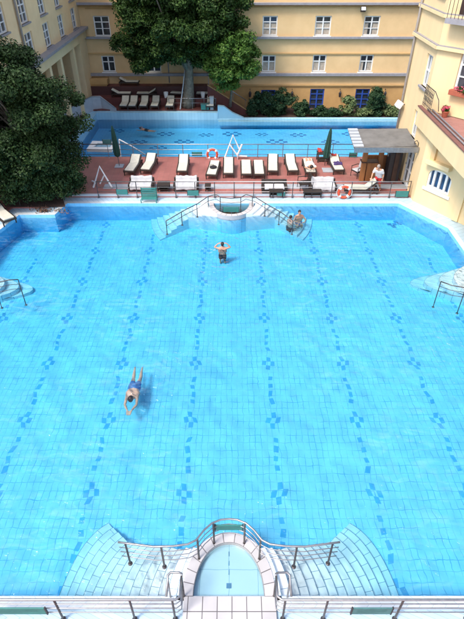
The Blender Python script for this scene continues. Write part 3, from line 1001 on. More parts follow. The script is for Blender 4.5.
def window(parent, a, b, c, d, cols=2, rows=(0.36, 0.36, 0.28), frame='white', glass='glass', depth=0.14, curtain=0, sill=None, fw=0.09, M2=None, name='window', bar=0.045):
    W, Hh = b - a, d - c
    f = MB()
    y0, y1 = depth - .05, depth + .05
    f.box(a, a + fw, y0, y1, c, d); f.box(b - fw, b, y0, y1, c, d)
    f.box(a + fw, b - fw, y0 + .002, y1, c, c + fw); f.box(a + fw, b - fw, y0 + .002, y1, d - fw, d)
    for k in range(1, cols):
        x = a + W * k / cols; f.box(x - fw * .55, x + fw * .55, y0 - .01, y1, c + fw, d - fw)
    acc = 0
    for k, r in enumerate(rows[:-1]):
        acc += r
        z = c + fw + (Hh - 2 * fw) * acc
        th = bar if k < len(rows) - 2 else bar * 1.5
        f.box(a + fw, b - fw, y0 + .004, y1 - .01, z - th / 2, z + th / 2)
    fo = f.build(name, M[frame], parent)
    g = MB(); g.box(a + .02, b - .02, depth + .012, depth + .02, c + .02, d - .02); g.build('pane', M[glass], fo)
    if curtain:
        cm = MB(); n = 10
        zc = c + (d - c) * .62
        for q in range(n):
            x0, x1 = a + .03 + (W - .06) * q / n, a + .03 + (W - .06) * (q + 1) / n
            if curtain == 2 and 3 <= q <= 5: continue
            cm.quad((x0, depth + .008 - .003 * (q % 2), c + fw), (x1, depth + .005 + .003 * (q % 2), c + fw), (x1, depth + .005 + .003 * (q % 2), zc), (x0, depth + .008 - .003 * (q % 2), zc))
        cm.build('curtain', M['curtain'], fo)
    if sill:
        s = MB(); s.bbox(a - .08, b + .08, -.10, y0, c - .09, c + .0, .01); s.build('sill', M[sill], fo)
    return fo


def band(parent, u0, u1, z0, z1, proud, m, name, back=0.0):
    b = MB(); b.box(u0, u1, -proud, -0.001 if not back else back, z0, z1); return b.build(name, m, parent)


# --- far facade (plane Y = 45)
FY = 45.0
far = thing('apartment_building', 'long yellow building with rows of white windows behind the far pool', 'building', (0, FY, 0))
def fp_(px, py):
    p = on_plane(px, py, (0, FY, 0), (0, 1, 0)); return p.x, p.z
def fop(x0, y0_, x1, y1_):
    xm, ym = (x0 + x1) / 2, (y0_ + y1_) / 2
    xl = on_plane(x0, ym, (0, FY, 0), (0, 1, 0)).x; xr = on_plane(x1, ym, (0, FY, 0), (0, 1, 0)).x
    zt = fp_(xm, y0_)[1]; zb = fp_(xm, y1_)[1]
    return (xl, xr, zb, zt)
up = [fop(94, 16, 110, 36.5), fop(222, 16, 237, 36.5), fop(262.5, 16, 277.5, 36), fop(315, 16, 331, 36), fop(363.5, 16, 379.5, 36), (up5 := fop(166, 16, 182, 36))]
lo = [fop(102, 56, 115, 72), fop(147, 60, 161, 72.5), fop(262, 55.5, 275.5, 72), fop(312.5, 55, 326, 72), fop(359.5, 55, 373, 72)]
gd = [fop(261, 90, 275, 112), fop(309.5, 89, 323.5, 112), fop(354.5, 89, 368.5, 112)]
zA = fp_(300, 53.3)[1]
zG = fp_(300, 85)[1]
mb = MB(); wall_sheet(mb, -12, 19, zG, 16, up + lo); mb.build('wall', M['stucco'], far)
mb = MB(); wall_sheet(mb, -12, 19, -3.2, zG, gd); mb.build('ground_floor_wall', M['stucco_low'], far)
mb = MB(); mb.box(-12, 19, .3, 9, -3.2, 16); mb.build('building_core', M['door_dark'], far)
for i, o in enumerate(up):
    window(far, *o, curtain=(0, 0, 1, 1, 2, 0)[i], sill='white')
for i, o in enumerate(lo):
    window(far, *o, rows=(.64, .36), curtain=(0, 0, 1, 1, 2)[i], sill='white')
for i, o in enumerate(gd):
    d_ = window(far, *o, rows=(.3, .25, .25, .2), frame='blue', glass='glass', name='door', fw=.1)
def zf(py): return fp_(300, py)[1]
band(far, -12, 19, zf(4.6), zf(2.4), .34, M['ledge'], 'cornice')
band(far, -12, 19, zf(7.8), zf(6.4), .09, M['moulding'], 'moulding')
band(far, -12, 19, zf(38.6), zf(36.6), .24, M['ledge'], 'sill_band')
band(far, -12, 19, zf(54.4), zf(53.1), .08, M['moulding'], 'moulding')
band(far, -12, 19, zf(75.4), zf(72.9), .30, M['ledge'], 'sill_band')
band(far, -12, 19, zf(86.0), zf(84.6), .10, M['moulding'], 'moulding')
# panel border frames round the top left window
for (x0, x1, y0_, y1_) in ((85, 119, 8, 9.2),):
    o = fop(x0, y0_, x1, y1_); band(far, o[0], o[1], o[2], o[3], .05, M['moulding'], 'moulding')
# downpipe
x = fp_(168, 60)[0]; MB().tube([(x, -.08, -.2), (x, -.08, 5)], .05, 8).build('downpipe', M['pink_pipe'], far, smooth=True)
x = fp_(204, 9)
# buttress at the left foot
mb = MB(); mb.box(-11.9, -10.4, -.8, -.002, -2, fp_(100, 82)[1]); mb.box(-11.95, -10.3, -.9, -.002, fp_(100, 82)[1] + .001, fp_(100, 77)[1]); mb.build('buttress', M['stucco_low'], far)


def wall_lantern(label, px, py):
    p = on_plane(px, py, (0, FY - .12, 0), (0, 1, 0))
    t = thing('wall_lantern', label, 'lamp', (p.x, FY - .001, p.z - .35), group='dark lanterns on the yellow wall')
    MB().tube([(0, 0, .5), (0, -.18, .62), (0, -.25, .5)], .02, 6).build('bracket', M['iron'], t)
    MB().lathe([(.03, 0), (.09, .05), (.12, .35), (.02, .5)], 6, Matrix.Translation((0, -.25, -.05))).build('lantern', M['iron'], t)


wall_lantern('dark wall lantern between the big round hedge and the first blue door', 292, 92)
wall_lantern('dark wall lantern between the two blue doors', 340, 92)
wall_lantern('dark wall lantern right of the cone shaped shrub', 385, 92)
wall_lantern('dark wall lantern at the foot of the stair, left of the big hedge', 250, 92)


def spot(label, loc, rz, col='iron', s=1.0, name='floodlight', tilt=0.5):
    t = thing(name, label, 'lamp', loc, rz)
    MB().tube([(0, 0, 0), (0, -.18 * s, 0)], .025 * s, 6).build('bracket', M['iron'], t)
    R_ = Matrix.Translation((0, -.28 * s, 0)) @ Matrix.Rotation(-tilt, 4, 'X')
    MB().bbox(-.2 * s, .2 * s, -.14 * s, .12 * s, -.16 * s, .16 * s, .03 * s, R_).build('housing', M[col], t)
    MB().box(-.16 * s, .16 * s, -.15 * s, -.1405 * s, -.12 * s, .12 * s, R_).build('lens', M['lamp_white'], t)
    return t


p = on_plane(362.5, 9, (0, FY, 0), (0, 1, 0)); spot('black floodlight high on the far facade above the rightmost upper window', (p.x, FY, p.z), 0)
p = on_plane(232, 9, (0, FY, 0), (0, 1, 0)); spot('black floodlight high on the far facade beside the tree crown', (p.x, FY, p.z), 0)

# --- left building (faces +X), local x = world +Y, local y = world -X
LX = -11.95
left = thing('portico_building', 'pale yellow building with a columned portico on the left side', 'building', (LX, 0, 0), pi / 2)
def lp_(px, py):
    p = on_plane(px, py, (LX, 0, 0), (1, 0, 0)); return p.y, p.z
zl = 3.95
def lop(tl, br, bl, tr):
    a, b, c_, d_ = lp_(*tl), lp_(*br), lp_(*bl), lp_(*tr)
    return ((a[0] + c_[0]) / 2, (b[0] + d_[0]) / 2, (b[1] + c_[1]) / 2, (a[1] + d_[1]) / 2)
w1 = lop((23, 37), (36.5, 54.5), (31, 58), (31, 31.5))
w2 = lop((41, 24), (51.5, 44.5), (46.5, 47), (48, 20))
w3 = lop((56.5, 15.5), (65.5, 36), (61.5, 38), (62.5, 12.5))
w4 = lop((69.5, 9.5), (77.5, 30), (74, 31.5), (75, 7.5))
lowwins = [w1, w2, w3, w4]
pit = (w3[0] - w1[0]) / 2
zb = sum(w[2] for w in lowwins) / 4; zt = sum(w[3] for w in lowwins) / 4
ww = max(.95, sum(w[1] - w[0] for w in lowwins) / 4)
ops = []
for k in range(-4, 4):
    y_ = w1[0] + k * pit
    if y_ + ww < 44.8: ops.append((y_, y_ + ww, zb, zt))
zst = lp_(28, 22)[1]      # sill of the upper storey
ops2 = [(a, b, zst, zst + (zt - zb)) for (a, b, c_, d_) in ops]
mb = MB(); wall_sheet(mb, 21, FY + 1, zl, 10.2, [o for o in ops + ops2 if o[0] > 21.3]); mb.build('wall', M['stucco_left'], left)
mb = MB(); mb.box(21, FY + 1, .3, 8, zl, 10.2); mb.build('building_core', M['door_dark'], left)
for o in [o for o in ops + ops2 if o[0] > 21.3]:
    window(left, *o, rows=(.34, .34, .32), sill='ledge', curtain=0, fw=.08)
# projecting grey ledge and portico
band(left, 21, FY - .05, zl - .12, zl + .05, .55, M['ledge'], 'ledge', back=.29)
mb = MB(); mb.box(21, FY - .05, -.32, .5, zl - .75, zl - .125); mb.build('architrave', M['cream'], left)
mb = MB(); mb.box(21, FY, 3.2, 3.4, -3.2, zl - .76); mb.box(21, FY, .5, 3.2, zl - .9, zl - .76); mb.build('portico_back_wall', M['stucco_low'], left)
for (px, py) in ((46, 66), (57, 58), (70, 50)):
    yy = lp_(px, py)[0]
    mb = MB(); mb.bbox(yy - .2, yy + .2, -.28, .05, -3.2, zl - .755, .02); mb.build('column', M['cream'], left)
for k in range(1, 5):
    yy = lp_(46, 66)[0] - k * 3.0
    mb = MB(); mb.bbox(yy - .2, yy + .2, -.28, .05, -3.2, zl - .755, .02); mb.build('column', M['cream'], left)
yy = lp_(70, 50)[0]
mb = MB(); mb.box(yy + 2.0, FY - .02, -.22, 3.1, -3.2, zl - .757); mb.build('end_wall', M['stucco_left'], left)
mb = MB()
for a in (34.5, 37.4, 40.6): mb.box(a, a + 1.1, 3.12, 3.19, -1.5, 1.6)
mb.build('door', M['door_dark'], left)
yp = lp_(18, 25)[0]
MB().tube([(yp, -.1, zl + .1), (yp, -.1, 10.2)], .07, 8).build('downpipe', M['pink_pipe'], left, smooth=True)
p = (LX + .2, lp_(86, 52)[0] + .2, lp_(86, 52)[1]); spot('white floodlight on the end pier of the left portico', p, pi / 2, 'lamp_white', .9)

mb = MB(); mb.box(20.7, FY - .4, -.45, 8.2, 10.201, 10.45); mb.build('roof', M['ledge'], left)  # added cap out of view; building cut low to let the sun past
# --- right building
RXp = 8.7; RYF = 26.7; RYC = 22.2; RYU = 23.4; TZ = 3.9
right = thing('terrace_building', 'sunlit cream building with a tiled roof terrace on the right side', 'building', (0, 0, 0))
fa = bpy.data.objects.new('side_facade', None)
faM = Matrix.Translation((RXp, RYF, 0)) @ Matrix.Rotation(-pi / 2, 4, 'Z')     # local x -> -Y, y -> +X


def build_in(parent, mtx, fn):
    """run fn building children of a helper list, then place them"""
    before = set(bpy.data.objects.keys())
    fn()
    for nme in set(bpy.data.objects.keys()) - before:
        o = bpy.data.objects[nme]
        if o.parent == parent:
            o.matrix_local = mtx @ o.matrix_local


def face_a():
    def Y2u(y): return RYF - y
    ops = [(Y2u(24.45), Y2u(23.25), 0.02, 1.85), (Y2u(24.6), Y2u(23.8), 2.35, 3.55), (Y2u(24.55), Y2u(23.75), 4.65, 5.98), (Y2u(24.6), Y2u(23.8), 8.2, 9.6)]
    mb = MB(); wall_sheet(mb, 0, RYF - RYC, -3.2, TZ - .02, ops[:2]); wall_sheet(mb, 0, RYF - RYU, TZ - .02, 16, ops[2:]) 
    mb.quad((0, 0, -3.2), (0, 0, 16), (0, 10, 16), (0, 10, -3.2)) if True else None
    mb.build('wall', M['cream'], right)
    f = window(right, *ops[0], rows=(.4, .35, .25), name='door', glass='glass', fw=.11)
    MB().ball((ops[0][0] + .12, .04, 1.0), .035, 8).build('handle', M['steel'], f)
    for o in ops[1:]:
        window(right, *o, rows=(.5, .5), glass='glass', fw=.08, sill='ledge')
    for z, pr in ((6.35, .16), (7.5, .12)):
        band(right, -.02, RYF - RYU + pr * .5, z, z + .12, pr, M['cream'], 'moulding')
        band(right, -.02, RYF - RYU + pr * .4, z + .121, z + .16, pr * .8, M['ledge'], 'moulding')
    MB().tube([(.25, -.09, -2.2), (.25, -.09, 15)], .055, 8).build('downpipe', M['pink_pipe'], right, smooth=True)


build_in(right, faM, face_a)
FBA = math.radians(-57)
fbM = Matrix.Translation((RXp, RYC, 0)) @ Matrix.Rotation(FBA, 4, 'Z')
nB = Vector((math.sin(-FBA), math.cos(FBA), 0))   # inward normal (local +y)


FUA = math.radians(-49)
fuM = Matrix.Translation((RXp, RYU, 0)) @ Matrix.Rotation(FUA, 4, 'Z')


def fb_uv(px, py, Mx=None):
    Mx = Mx or fbM
    nrm = Mx.to_3x3() @ Vector((0, 1, 0))
    p = on_plane(px, py, Mx.translation, nrm)
    q = Mx.inverted() @ p
    return q.x, q.z


def face_u():
    uw = [fb_uv(457.5, 72, fuM), fb_uv(456, 91, fuM)]
    w_ = (uw[0][0], uw[0][0] + 1.0, uw[1][1], uw[1][1] + 1.45)
    mb = MB(); wall_sheet(mb, 0, 9, TZ - .02, 16, [w_]); mb.build('wall', M['cream'], right)
    window(right, *w_, rows=(.36, .36, .28), fw=.09, sill=None)
    for z, pr in ((6.35, .16), (7.5, .12)):
        band(right, -.01, 9, z, z + .12, pr, M['cream'], 'moulding')
        band(right, -.01, 9, z + .121, z + .16, pr * .8, M['ledge'], 'moulding')
    # upper balcony
    ub, zb_ = fb_uv(452, 17, fuM)
    mb = MB(); mb.box(ub, ub + 3, -.5, -.001, zb_ - .18, zb_); mb.build('balcony_slab', M['ledge'], right)
    mb = MB(); mb.box(ub + .3, ub + 1.4, -.012, -.002, zb_ + .01, zb_ + 2); mb.build('balcony_door', M['door_dark'], right)
    for k in range(9):
        MB().tube([(ub + .04 + k * .16, -.46, zb_), (ub + .04 + k * .16, -.46, zb_ + .95)], .012, 5).build('baluster', M['iron'], right)
    MB().tube([(ub, -.46, zb_ + .95), (ub + 3, -.46, zb_ + .95)], .02, 6).build('balcony_rail', M['iron'], right)


build_in(right, fuM, face_u)


def face_b():
    pts = [fb_uv(425.5, 183), fb_uv(451, 193)]
    a, b = sorted((fb_uv(427, 180)[0], fb_uv(450, 188)[0]))
    c_ = fb_uv(437, 191.5)[1]; d_ = fb_uv(439, 170.5)[1]
    mb = MB(); wall_sheet(mb, 0, 9, -3.2, TZ - .3, [(a, b, c_, d_)])
    mb.build('wall', M['cream'], right)
    # arch spandrels
    n = 12; mb = MB(); cx = (a + b) / 2; rx = (b - a) / 2; rise = (d_ - c_) * .36
    for i in range(n):
        a0, a1 = pi * i / n, pi * (i + 1) / n
        x0, x1 = cx - rx * math.cos(a0), cx - rx * math.cos(a1)
        z0, z1 = d_ - rise + rise * math.sin(a0) * .98, d_ - rise + rise * math.sin(a1) * .98
        mb.quad((x0, .0015, z0), (x1, .0015, z1), (x1, .0015, d_), (x0, .0015, d_))
        mb.quad((x0, .0015, z0), (x0, .15, z0), (x1, .15, z1), (x1, .0015, z1))
    mb.build('arch', M['cream'], right)
    f = window(right, a, b, c_, d_, cols=4, rows=(1.0,), glass='glass_blue', name='arched_window', fw=.1, depth=.1)
    s = MB(); s.bbox(a - .12, b + .12, -.06, .02, c_ - .14, c_ - .001, .01); s.build('sill', M['white'], f)
    # shelf and pilaster over the arched window
    u0, z0 = fb_uv(429, 160); u1, z1 = fb_uv(453, 168)
    mb = MB(); mb.bbox(u0, u1, -.28, -.001, z0 - .1, z0 + .1, .02); mb.build('shelf', M['cream'], right)
    mb = MB(); mb.box(1.42 - .1 + u1 * .0, 1.62, -.1, -.001, z0 + .1, 3.3) if False else mb.box(u0 + .12, u0 + .34, -.14, -.001, z0 + .1, 3.2)
    mb.build('pilaster', M['stucco'], right)
    u2 = fb_uv(458, 200)[0]
    mb = MB(); mb.box(u2, u2 + .3, -.10, -.001, 0, 3.2); mb.build('pilaster', M['cream'], right)


build_in(right, fbM, face_b)
# roof terrace slab: edge parallel to the pool at X = 8.45
TZ = 3.9; TEX = RXp - .16
pe = [(TEX + .13, 23.72), (TEX + .13, 8.0), (18, 8.0), (18, 14.0), (RXp + 7, RYU - 8.05), (RXp + .01, RYU), (RXp - .01, 23.72)]
mb = MB(); mb.prism(pe, TZ - .25, TZ - .06); mb.build('terrace_slab', M['cream'], right)
mb = MB(); mb.box(TEX, TEX + .12, 8, 23.75, TZ - .78, TZ + .0); mb.build('fascia', M['cream'], right)
mb = MB(); mb.box(TEX - .03, TEX + .14, 8, 23.8, TZ + .001, TZ + .05); mb.build('coping', M['roof_edge'], right)
mb = MB(); mb.poly([(p[0], p[1], TZ - .05) for p in pe]); mb.build('terrace_floor', M['roof_terrace'], right)
for dx in (.24, .42):
    MB().tube([(TEX + dx, 8, TZ + .05), (TEX + dx, 23.2, TZ + .05)], .035, 6).build('pipe', M['ledge'], right, smooth=True)
# terrace railing
t = thing('terrace_railing', 'curly wrought iron railing at the corner of the roof terrace', 'railing', (TEX + .1, 23.6, TZ + .12))
for k in range(7):
    MB().tube([(0, -.18 * k, 0), (0, -.18 * k, .85)], .011, 5).build('baluster', M['iron'], t)
MB().tube([(0, .05, .86), (0, -1.2, .86), (.1, -1.5, .6), (.12, -1.7, .2)], .018, 6).build('rail', M['iron'], t, smooth=True)
MB().tube([(0, .05, .12), (0, -1.2, .12)], .012, 6).build('rail', M['iron'], t)
mb = MB()
for k in range(6):
    for q in range(2):
        c_ = Vector((0, -.09 - .18 * k, .35 + .26 * q))
        mb.tube([c_ + Vector((0, .06 * math.cos(a), .09 * math.sin(a))) for a in [2 * pi * j / 10 for j in range(10)]], .008, 5, closed=True)
mb.build('scroll', M['iron'], t)

# flood light and scroll lamp on the right building
spot('white floodlight on the left edge of the sunlit building', (RXp, 26.2, 3.3), -pi / 2, 'lamp_white', 1.0)
t = thing('scroll_lamp', 'curled wrought iron lamp bracket reaching out over the bar hut', 'lamp', (RXp, 23.1, 2.45))
mb = MB(); cur_ = [(0, 0, -.35), (-.1, .02, -.3), (-.35, .1, -.42), (-.8, .2, -.5), (-1.25, .35, -.35)]
mb.tube(cur_, .022, 6); mb.tube([(0, 0, -.35), (-.02, 0, .0), (-.12, 0, .12), (-.22, 0, .05), (-.2, 0, -.05), (-.13, 0, -.02)], .018, 6)
mb.build('bracket', M['iron'], t, smooth=True)
MB().lathe([(.03, -.2), (.13, -.16), (.10, .0), (.02, .06)], 8, Matrix.Translation((-1.25, .35, -.4))).build('lantern', M['iron'], t)

# ------------------------------------------------------------------ bar hut
bx0, bx1 = G(352, 128.5, 2.35).x + .1, 8.62
t = thing('bar_hut', 'small timber bar hut with a flat grey roof against the sunlit building', 'hut', (0, 0, 0))
ra, rb_, rc, rd = G(348.5, 129, 2.5), G(405, 128.5, 2.5), G(406, 146, 2.3), G(355, 148, 2.3)
xr_ = 8.66
mb = MB()
q = [(ra.x, ra.y), (xr_, rb_.y), (xr_, rc.y), (rd.x, rd.y)]
mb.add([(*q[0], 2.38), (*q[1], 2.38), (*q[2], 2.18), (*q[3], 2.18), (*q[0], 2.5), (*q[1], 2.5), (*q[2], 2.3), (*q[3], 2.3)], [(0, 3, 2, 1), (4, 5, 6, 7), (0, 1, 5, 4), (1, 2, 6, 5), (2, 3, 7, 6), (3, 0, 4, 7)])
roof = mb.build('roof', M['roof_grey'], t)
mb = MB()
for k in range(6):       # slatted pale louvres along the left edge
    f0, f1 = k / 6 + .02, (k + 1) / 6 - .03
    a0, a1 = ra.lerp(rd, f0), ra.lerp(rd, f1)
    mb.add([(a0.x - .05, a0.y, a0.z + .012), (a0.x + .42, a0.y, a0.z + .012), (a1.x + .42, a1.y, a1.z + .012), (a1.x - .05, a1.y, a1.z + .012),
            (a0.x - .05, a0.y, a0.z + .05), (a0.x + .42, a0.y, a0.z + .05), (a1.x + .42, a1.y, a1.z + .05), (a1.x - .05, a1.y, a1.z + .05)],
           [(0, 3, 2, 1), (4, 5, 6, 7), (0, 1, 5, 4), (1, 2, 6, 5), (2, 3, 7, 6), (3, 0, 4, 7)])
mb.build('louvre', M['balcony_panel'], roof)
mb = MB(); mb.box(rd.x - .02, xr_, rd.y - .07, rd.y - .002, 2.1, 2.34); mb.build('gutter', M['steel'], roof)
for (px, py, m_) in ((361, 181, 'wood'), (377, 178, 'wood'), (392, 182, 'wood_dark')):
    p = G(px, py); mb = MB(); mb.bbox(p.x - .11, p.x + .11, p.y - .11, p.y + .11, 0.02, 2.2, .01); mb.build('post', M[m_], t)
mb = MB(); p = G(362, 181); p2 = G(377, 181); mb.box(p.x + .12, p2.x - .12, p.y - .04, p.y + .06, .02, 1.0); mb.build('counter_front', M['wood'], t)
mb = MB(); mb.bbox(p.x - .2, p2.x - .12, p.y - .16, p.y + .3, 1.0, 1.06, .01); mb.build('counter_top', M['wood_dark'], t)
mb = MB(); mb.box(p.x + .1, xr_, 25.1, 25.2, .02, 1.1); mb.build('back_panel', M['wood'], t)
mb = MB(); mb.box(7.9, 8.5, 24.3, 24.9, .02, 1.5); mb.build('refrigerator', M['iron'], t)
p = G(386, 175)
mb = MB(); mb.box(p.x - .25, p.x + .25, 24.7, 24.74, 1.2, 1.9); mb.build('menu_board', M['white'], t)

# ------------------------------------------------------------------ loungers, sofas and so on
def make_lounger(label, loc, rz=0.0, back=0.35, flat=False, group='cream loungers on the red deck'):
    t = thing('sun_lounger', label, 'sun lounger', loc, rz, group=group)
    L1, W = 1.95, .66      # local: head end at +y
    f = MB()
    for sx in (-1, 1): f.bbox(sx * (W / 2) - .035, sx * (W / 2) + .035, -L1 / 2 - .03, L1 / 2, .24, .36, .012)
    f.bbox(-W / 2 + .031, W / 2 - .031, -L1 / 2, -L1 / 2 + .06, .24, .33, .01); f.bbox(-W / 2 + .031, W / 2 - .031, L1 / 2 - .06, L1 / 2, .24, .33, .01)
    f.build('frame', M['wicker'], t)
    for sx in (-1, 1):
        for sy in (-1, 1):
            MB().bbox(sx * (W / 2) - .03, sx * (W / 2) + .03, sy * (L1 / 2 - .1) - .03, sy * (L1 / 2 - .1) + .03, 0.0, .24, .01).build('leg', M['wicker'], t)
    hy = .25   # hinge
    c_ = MB(); c_.bbox(-W / 2 + .045, W / 2 - .045, -L1 / 2 + .03, hy, .33, .42, .035, seg=3); c_.build('cushion', M['cushion'], t, smooth=False)
    R_ = Matrix.Translation((0, hy + .01, .335)) @ Matrix.Rotation(back, 4, 'X')
    MB().bbox(-W / 2 + .045, W / 2 - .045, 0, L1 / 2 - hy, 0.0, .09, .04, R_, seg=3).build('back_cushion', M['cushion'], t)
    MB().bbox(-W / 2 - .03, W / 2 + .03, 0, L1 / 2 - hy + .03, -.04, -.002, .01, R_).build('back_frame', M['wicker'], t)
    return t


protos = {}
LS = .84
def lounger(px, py, label, rz=0.0, back=.35, z=0.02, group='cream loungers on the red deck'):
    p = G(px, py, z + .25)
    key = back
    if key not in protos:
        protos[key] = make_lounger(label, (p.x, p.y, z), rz, back, group=group); protos[key].scale = (LS, LS, LS); return protos[key]
    c = copy_thing(protos[key], label, (p.x, p.y, z), rz, (LS, LS, LS)); c['group'] = group
    return c


lounger(133.2, 165.8, 'cream lounger just right of the left parasol, turned slightly', -.12, .5)
lounger(149.0, 164.6, 'cream lounger with raised back, second from the left parasol', -.12, .5)
lounger(183.2, 165.8, 'cream lounger standing alone left of the life ring', 0, .5)
L4 = lounger(213.3, 169.3, 'cream lounger with a round black bag lying on it', -.1, .12)
lounger(228.6, 168.0, 'cream lounger next to the white pool hoist, right of the black bag', 0, .35)
lounger(246.2, 168.6, 'flat cream lounger right of the white pool hoist', 0, .12)
lounger(258.8, 168.8, 'flat cream lounger, second right of the white pool hoist', 0, .12)
lounger(272.8, 165.6, 'cream lounger with raised back, left one of a pair mid deck', -.06, .5)
lounger(291.2, 165.4, 'cream lounger with raised back next to the sunbathing person', .04, .5)
L10 = lounger(309.2, 167.0, 'cream lounger under the sunbathing person', 0, .12)
L11 = lounger(336.0, 164.8, 'cream lounger with a purple towel, right of the right parasol', .05, .35)
# side-on lounger by the ring at the front
p = G(360, 189, .3)
ls = lounger(361, 188.5, 'cream lounger standing side on behind the front rail at the right', -pi / 2 - .06, .75)

# bag and towel
p = L4.location
t = thing('round_bag', 'round black bag with a loop handle lying on a cream lounger', 'bag', (p.x, p.y - .08, p.z + .35), .3)
MB().ball((0, 0, .06), (.20, .17, .07), 14).build('body', M['black_cloth'], t, smooth=True)
MB().tube([(.1 * math.cos(a) - .02, .15 * math.sin(a) + .1, .1) for a in [2 * pi * k / 16 for k in range(16)]], .012, 6, closed=True).build('handle', M['black_cloth'], t)


def crumple(label, loc, w, d, h, m, name='towel', seed=1, cat='towel', rz=0):
    r = random.Random(seed); mb = MB(); n = 10
    ph = [r.uniform(0, 6) for _ in range(4)]
    def P_(i, j, top=True):
        u, v = i / n - .5, j / n - .5
        hh = h * (.55 + .25 * math.sin(7 * u + ph[0]) * math.cos(6 * v + ph[1]) + .2 * math.sin(13 * u + 9 * v + ph[2]))
        return (u * w * (1 + .1 * math.sin(5 * v + ph[3])), v * d * (1 + .12 * math.sin(6 * u + ph[1])), (hh if top else .002))
    for i in range(n):
        for j in range(n):
            mb.quad(P_(i, j), P_(i + 1, j), P_(i + 1, j + 1), P_(i, j + 1))
    for i in range(n):
        mb.quad(P_(i, 0, False), P_(i + 1, 0, False), P_(i + 1, 0), P_(i, 0)); mb.quad(P_(i + 1, n, False), P_(i, n, False), P_(i, n), P_(i + 1, n))
        mb.quad(P_(0, i + 1, False), P_(0, i, False), P_(0, i), P_(0, i + 1)); mb.quad(P_(n, i, False), P_(n, i + 1, False), P_(n, i + 1), P_(n, i))
    o = mb.build(name, m, smooth=True, merge=True); o.location = loc; o.rotation_euler = (0, 0, rz)
    return tag(o, label, cat)


crumple('crumpled purple towel on the lounger right of the right parasol', (L11.location.x + .05, L11.location.y - .15, .375), .42, .34, .12, M['purple'], seed=3)
crumple('small red cloth at the head of the lounger with the purple towel', (L11.location.x - .05, L11.location.y + .62, .56), .25, .14, .1, M['red_cloth'], seed=5)


def sofa(label, px, py, w, white=True, rz=0.0):
    p = G(px, py, 0.02)
    t = thing('rattan_sofa', label, 'sofa', (p.x, p.y, .02), rz, group='rattan sofas on the red deck')
    D = .85; o = None
    MB().bbox(-w / 2, w / 2, -D / 2, D / 2, .04, .30, .03).build('base', M['wicker'], t)
    MB().bbox(-w / 2, w / 2, D / 2 - .14, D / 2, .3, .72, .03).build('backrest', M['wicker'], t)
    for s in (-1, 1):
        MB().bbox(s * w / 2 - (.13 if s > 0 else 0), s * w / 2 + (0 if s > 0 else .13), -D / 2, D / 2 - .145, .301, .55, .03).build('armrest', M['wicker'], t)
    for sx in (-1, 1):
        for sy in (-1, 1):
            MB().box(sx * (w / 2 - .07) - .03, sx * (w / 2 - .07) + .03, sy * (D / 2 - .07) - .03, sy * (D / 2 - .07) + .03, 0, .04).build('leg', M['iron'], t)
    for k in range(2):
        a = -w / 2 + .14 + k * (w - .28) / 2
        MB().bbox(a, a + (w - .28) / 2 - .01, -D / 2 + .0, D / 2 - .16, .305, .44, .04, seg=3).build('seat_cushion', M['towel'], t)
    if white:
        # a towel thrown over the seat, arms and back: draped grid with hanging skirts
        r = random.Random(int(px)); n, m = 26, 26
        ph = [r.uniform(0, 6) for _ in range(6)]
        prof = [(-D / 2 - .05, .16), (-D / 2 - .045, .34), (-D / 2 + .02, .475), (-.1, .475), (D / 2 - .24, .485), (D / 2 - .20, .6), (D / 2 - .17, .80), (D / 2 - .02, .83), (D / 2 + .07, .74), (D / 2 + .075, .45)]
        Ls = [0]
        for a, b in zip(prof, prof[1:]): Ls.append(Ls[-1] + math.dist(a, b))
        def pr(v):
            s = v * Ls[-1]
            for i in range(len(prof) - 1):
                if Ls[i + 1] >= s - 1e-9:
                    q_ = (s - Ls[i]) / (Ls[i + 1] - Ls[i]); return prof[i][0] + (prof[i + 1][0] - prof[i][0]) * q_, prof[i][1] + (prof[i + 1][1] - prof[i][1]) * q_
            return prof[-1]
        mb = MB(); idx = {}
        for i in range(n + 1):
            for j in range(m + 1):
                u, v = i / n, j / m
                y_, z_ = pr(v * (1 - .06 * math.sin(9 * u + ph[0])) )
                x_ = -w / 2 + .10 + (w - .2) * u
                z_ += .022 * math.sin(15 * u + 4 * v + ph[1]) + .014 * math.sin(27 * u - 11 * v + ph[2]) + .008
                y_ += .014 * math.sin(12 * u + ph[3])
                e = max(0, .58 - z_) * (1 if (u < .08 or u > .92) and .1 < v < .6 else 0)
                z_ += e * .75
                idx[i, j] = len(mb.v); mb.v.append((x_, y_, z_))
        for i in range(n):
            for j in range(m): mb.f.append((idx[i, j], idx[i + 1, j], idx[i + 1, j + 1], idx[i, j + 1]))
        o = mb.build('towel', M['towel'], smooth=True)
        so = o.modifiers.new('thickness', 'SOLIDIFY'); so.thickness = .014
        o.location = (p.x, p.y, .02); o.rotation_euler = (0, 0, rz)
        tag(o, 'white towelling thrown over the ' + label.split(',')[0], 'towel', 'white towels over the sofas')
    t.scale = (.92, .8, .68)
    if white: o.scale = (.92, .8, .68)
    return t


sofa('leftmost rattan sofa behind the slatted teal seat, white cover', 142, 189, 1.34)
sofa('second rattan sofa between two dark tables, white cover', 186.5, 189, 1.34)
sofa('uncovered rattan sofa, white seat cushions and dark back showing', 274, 191, 1.36, False)
sofa('rattan sofa nearest the life ring on the front rail, white cover', 322, 190, 1.42)


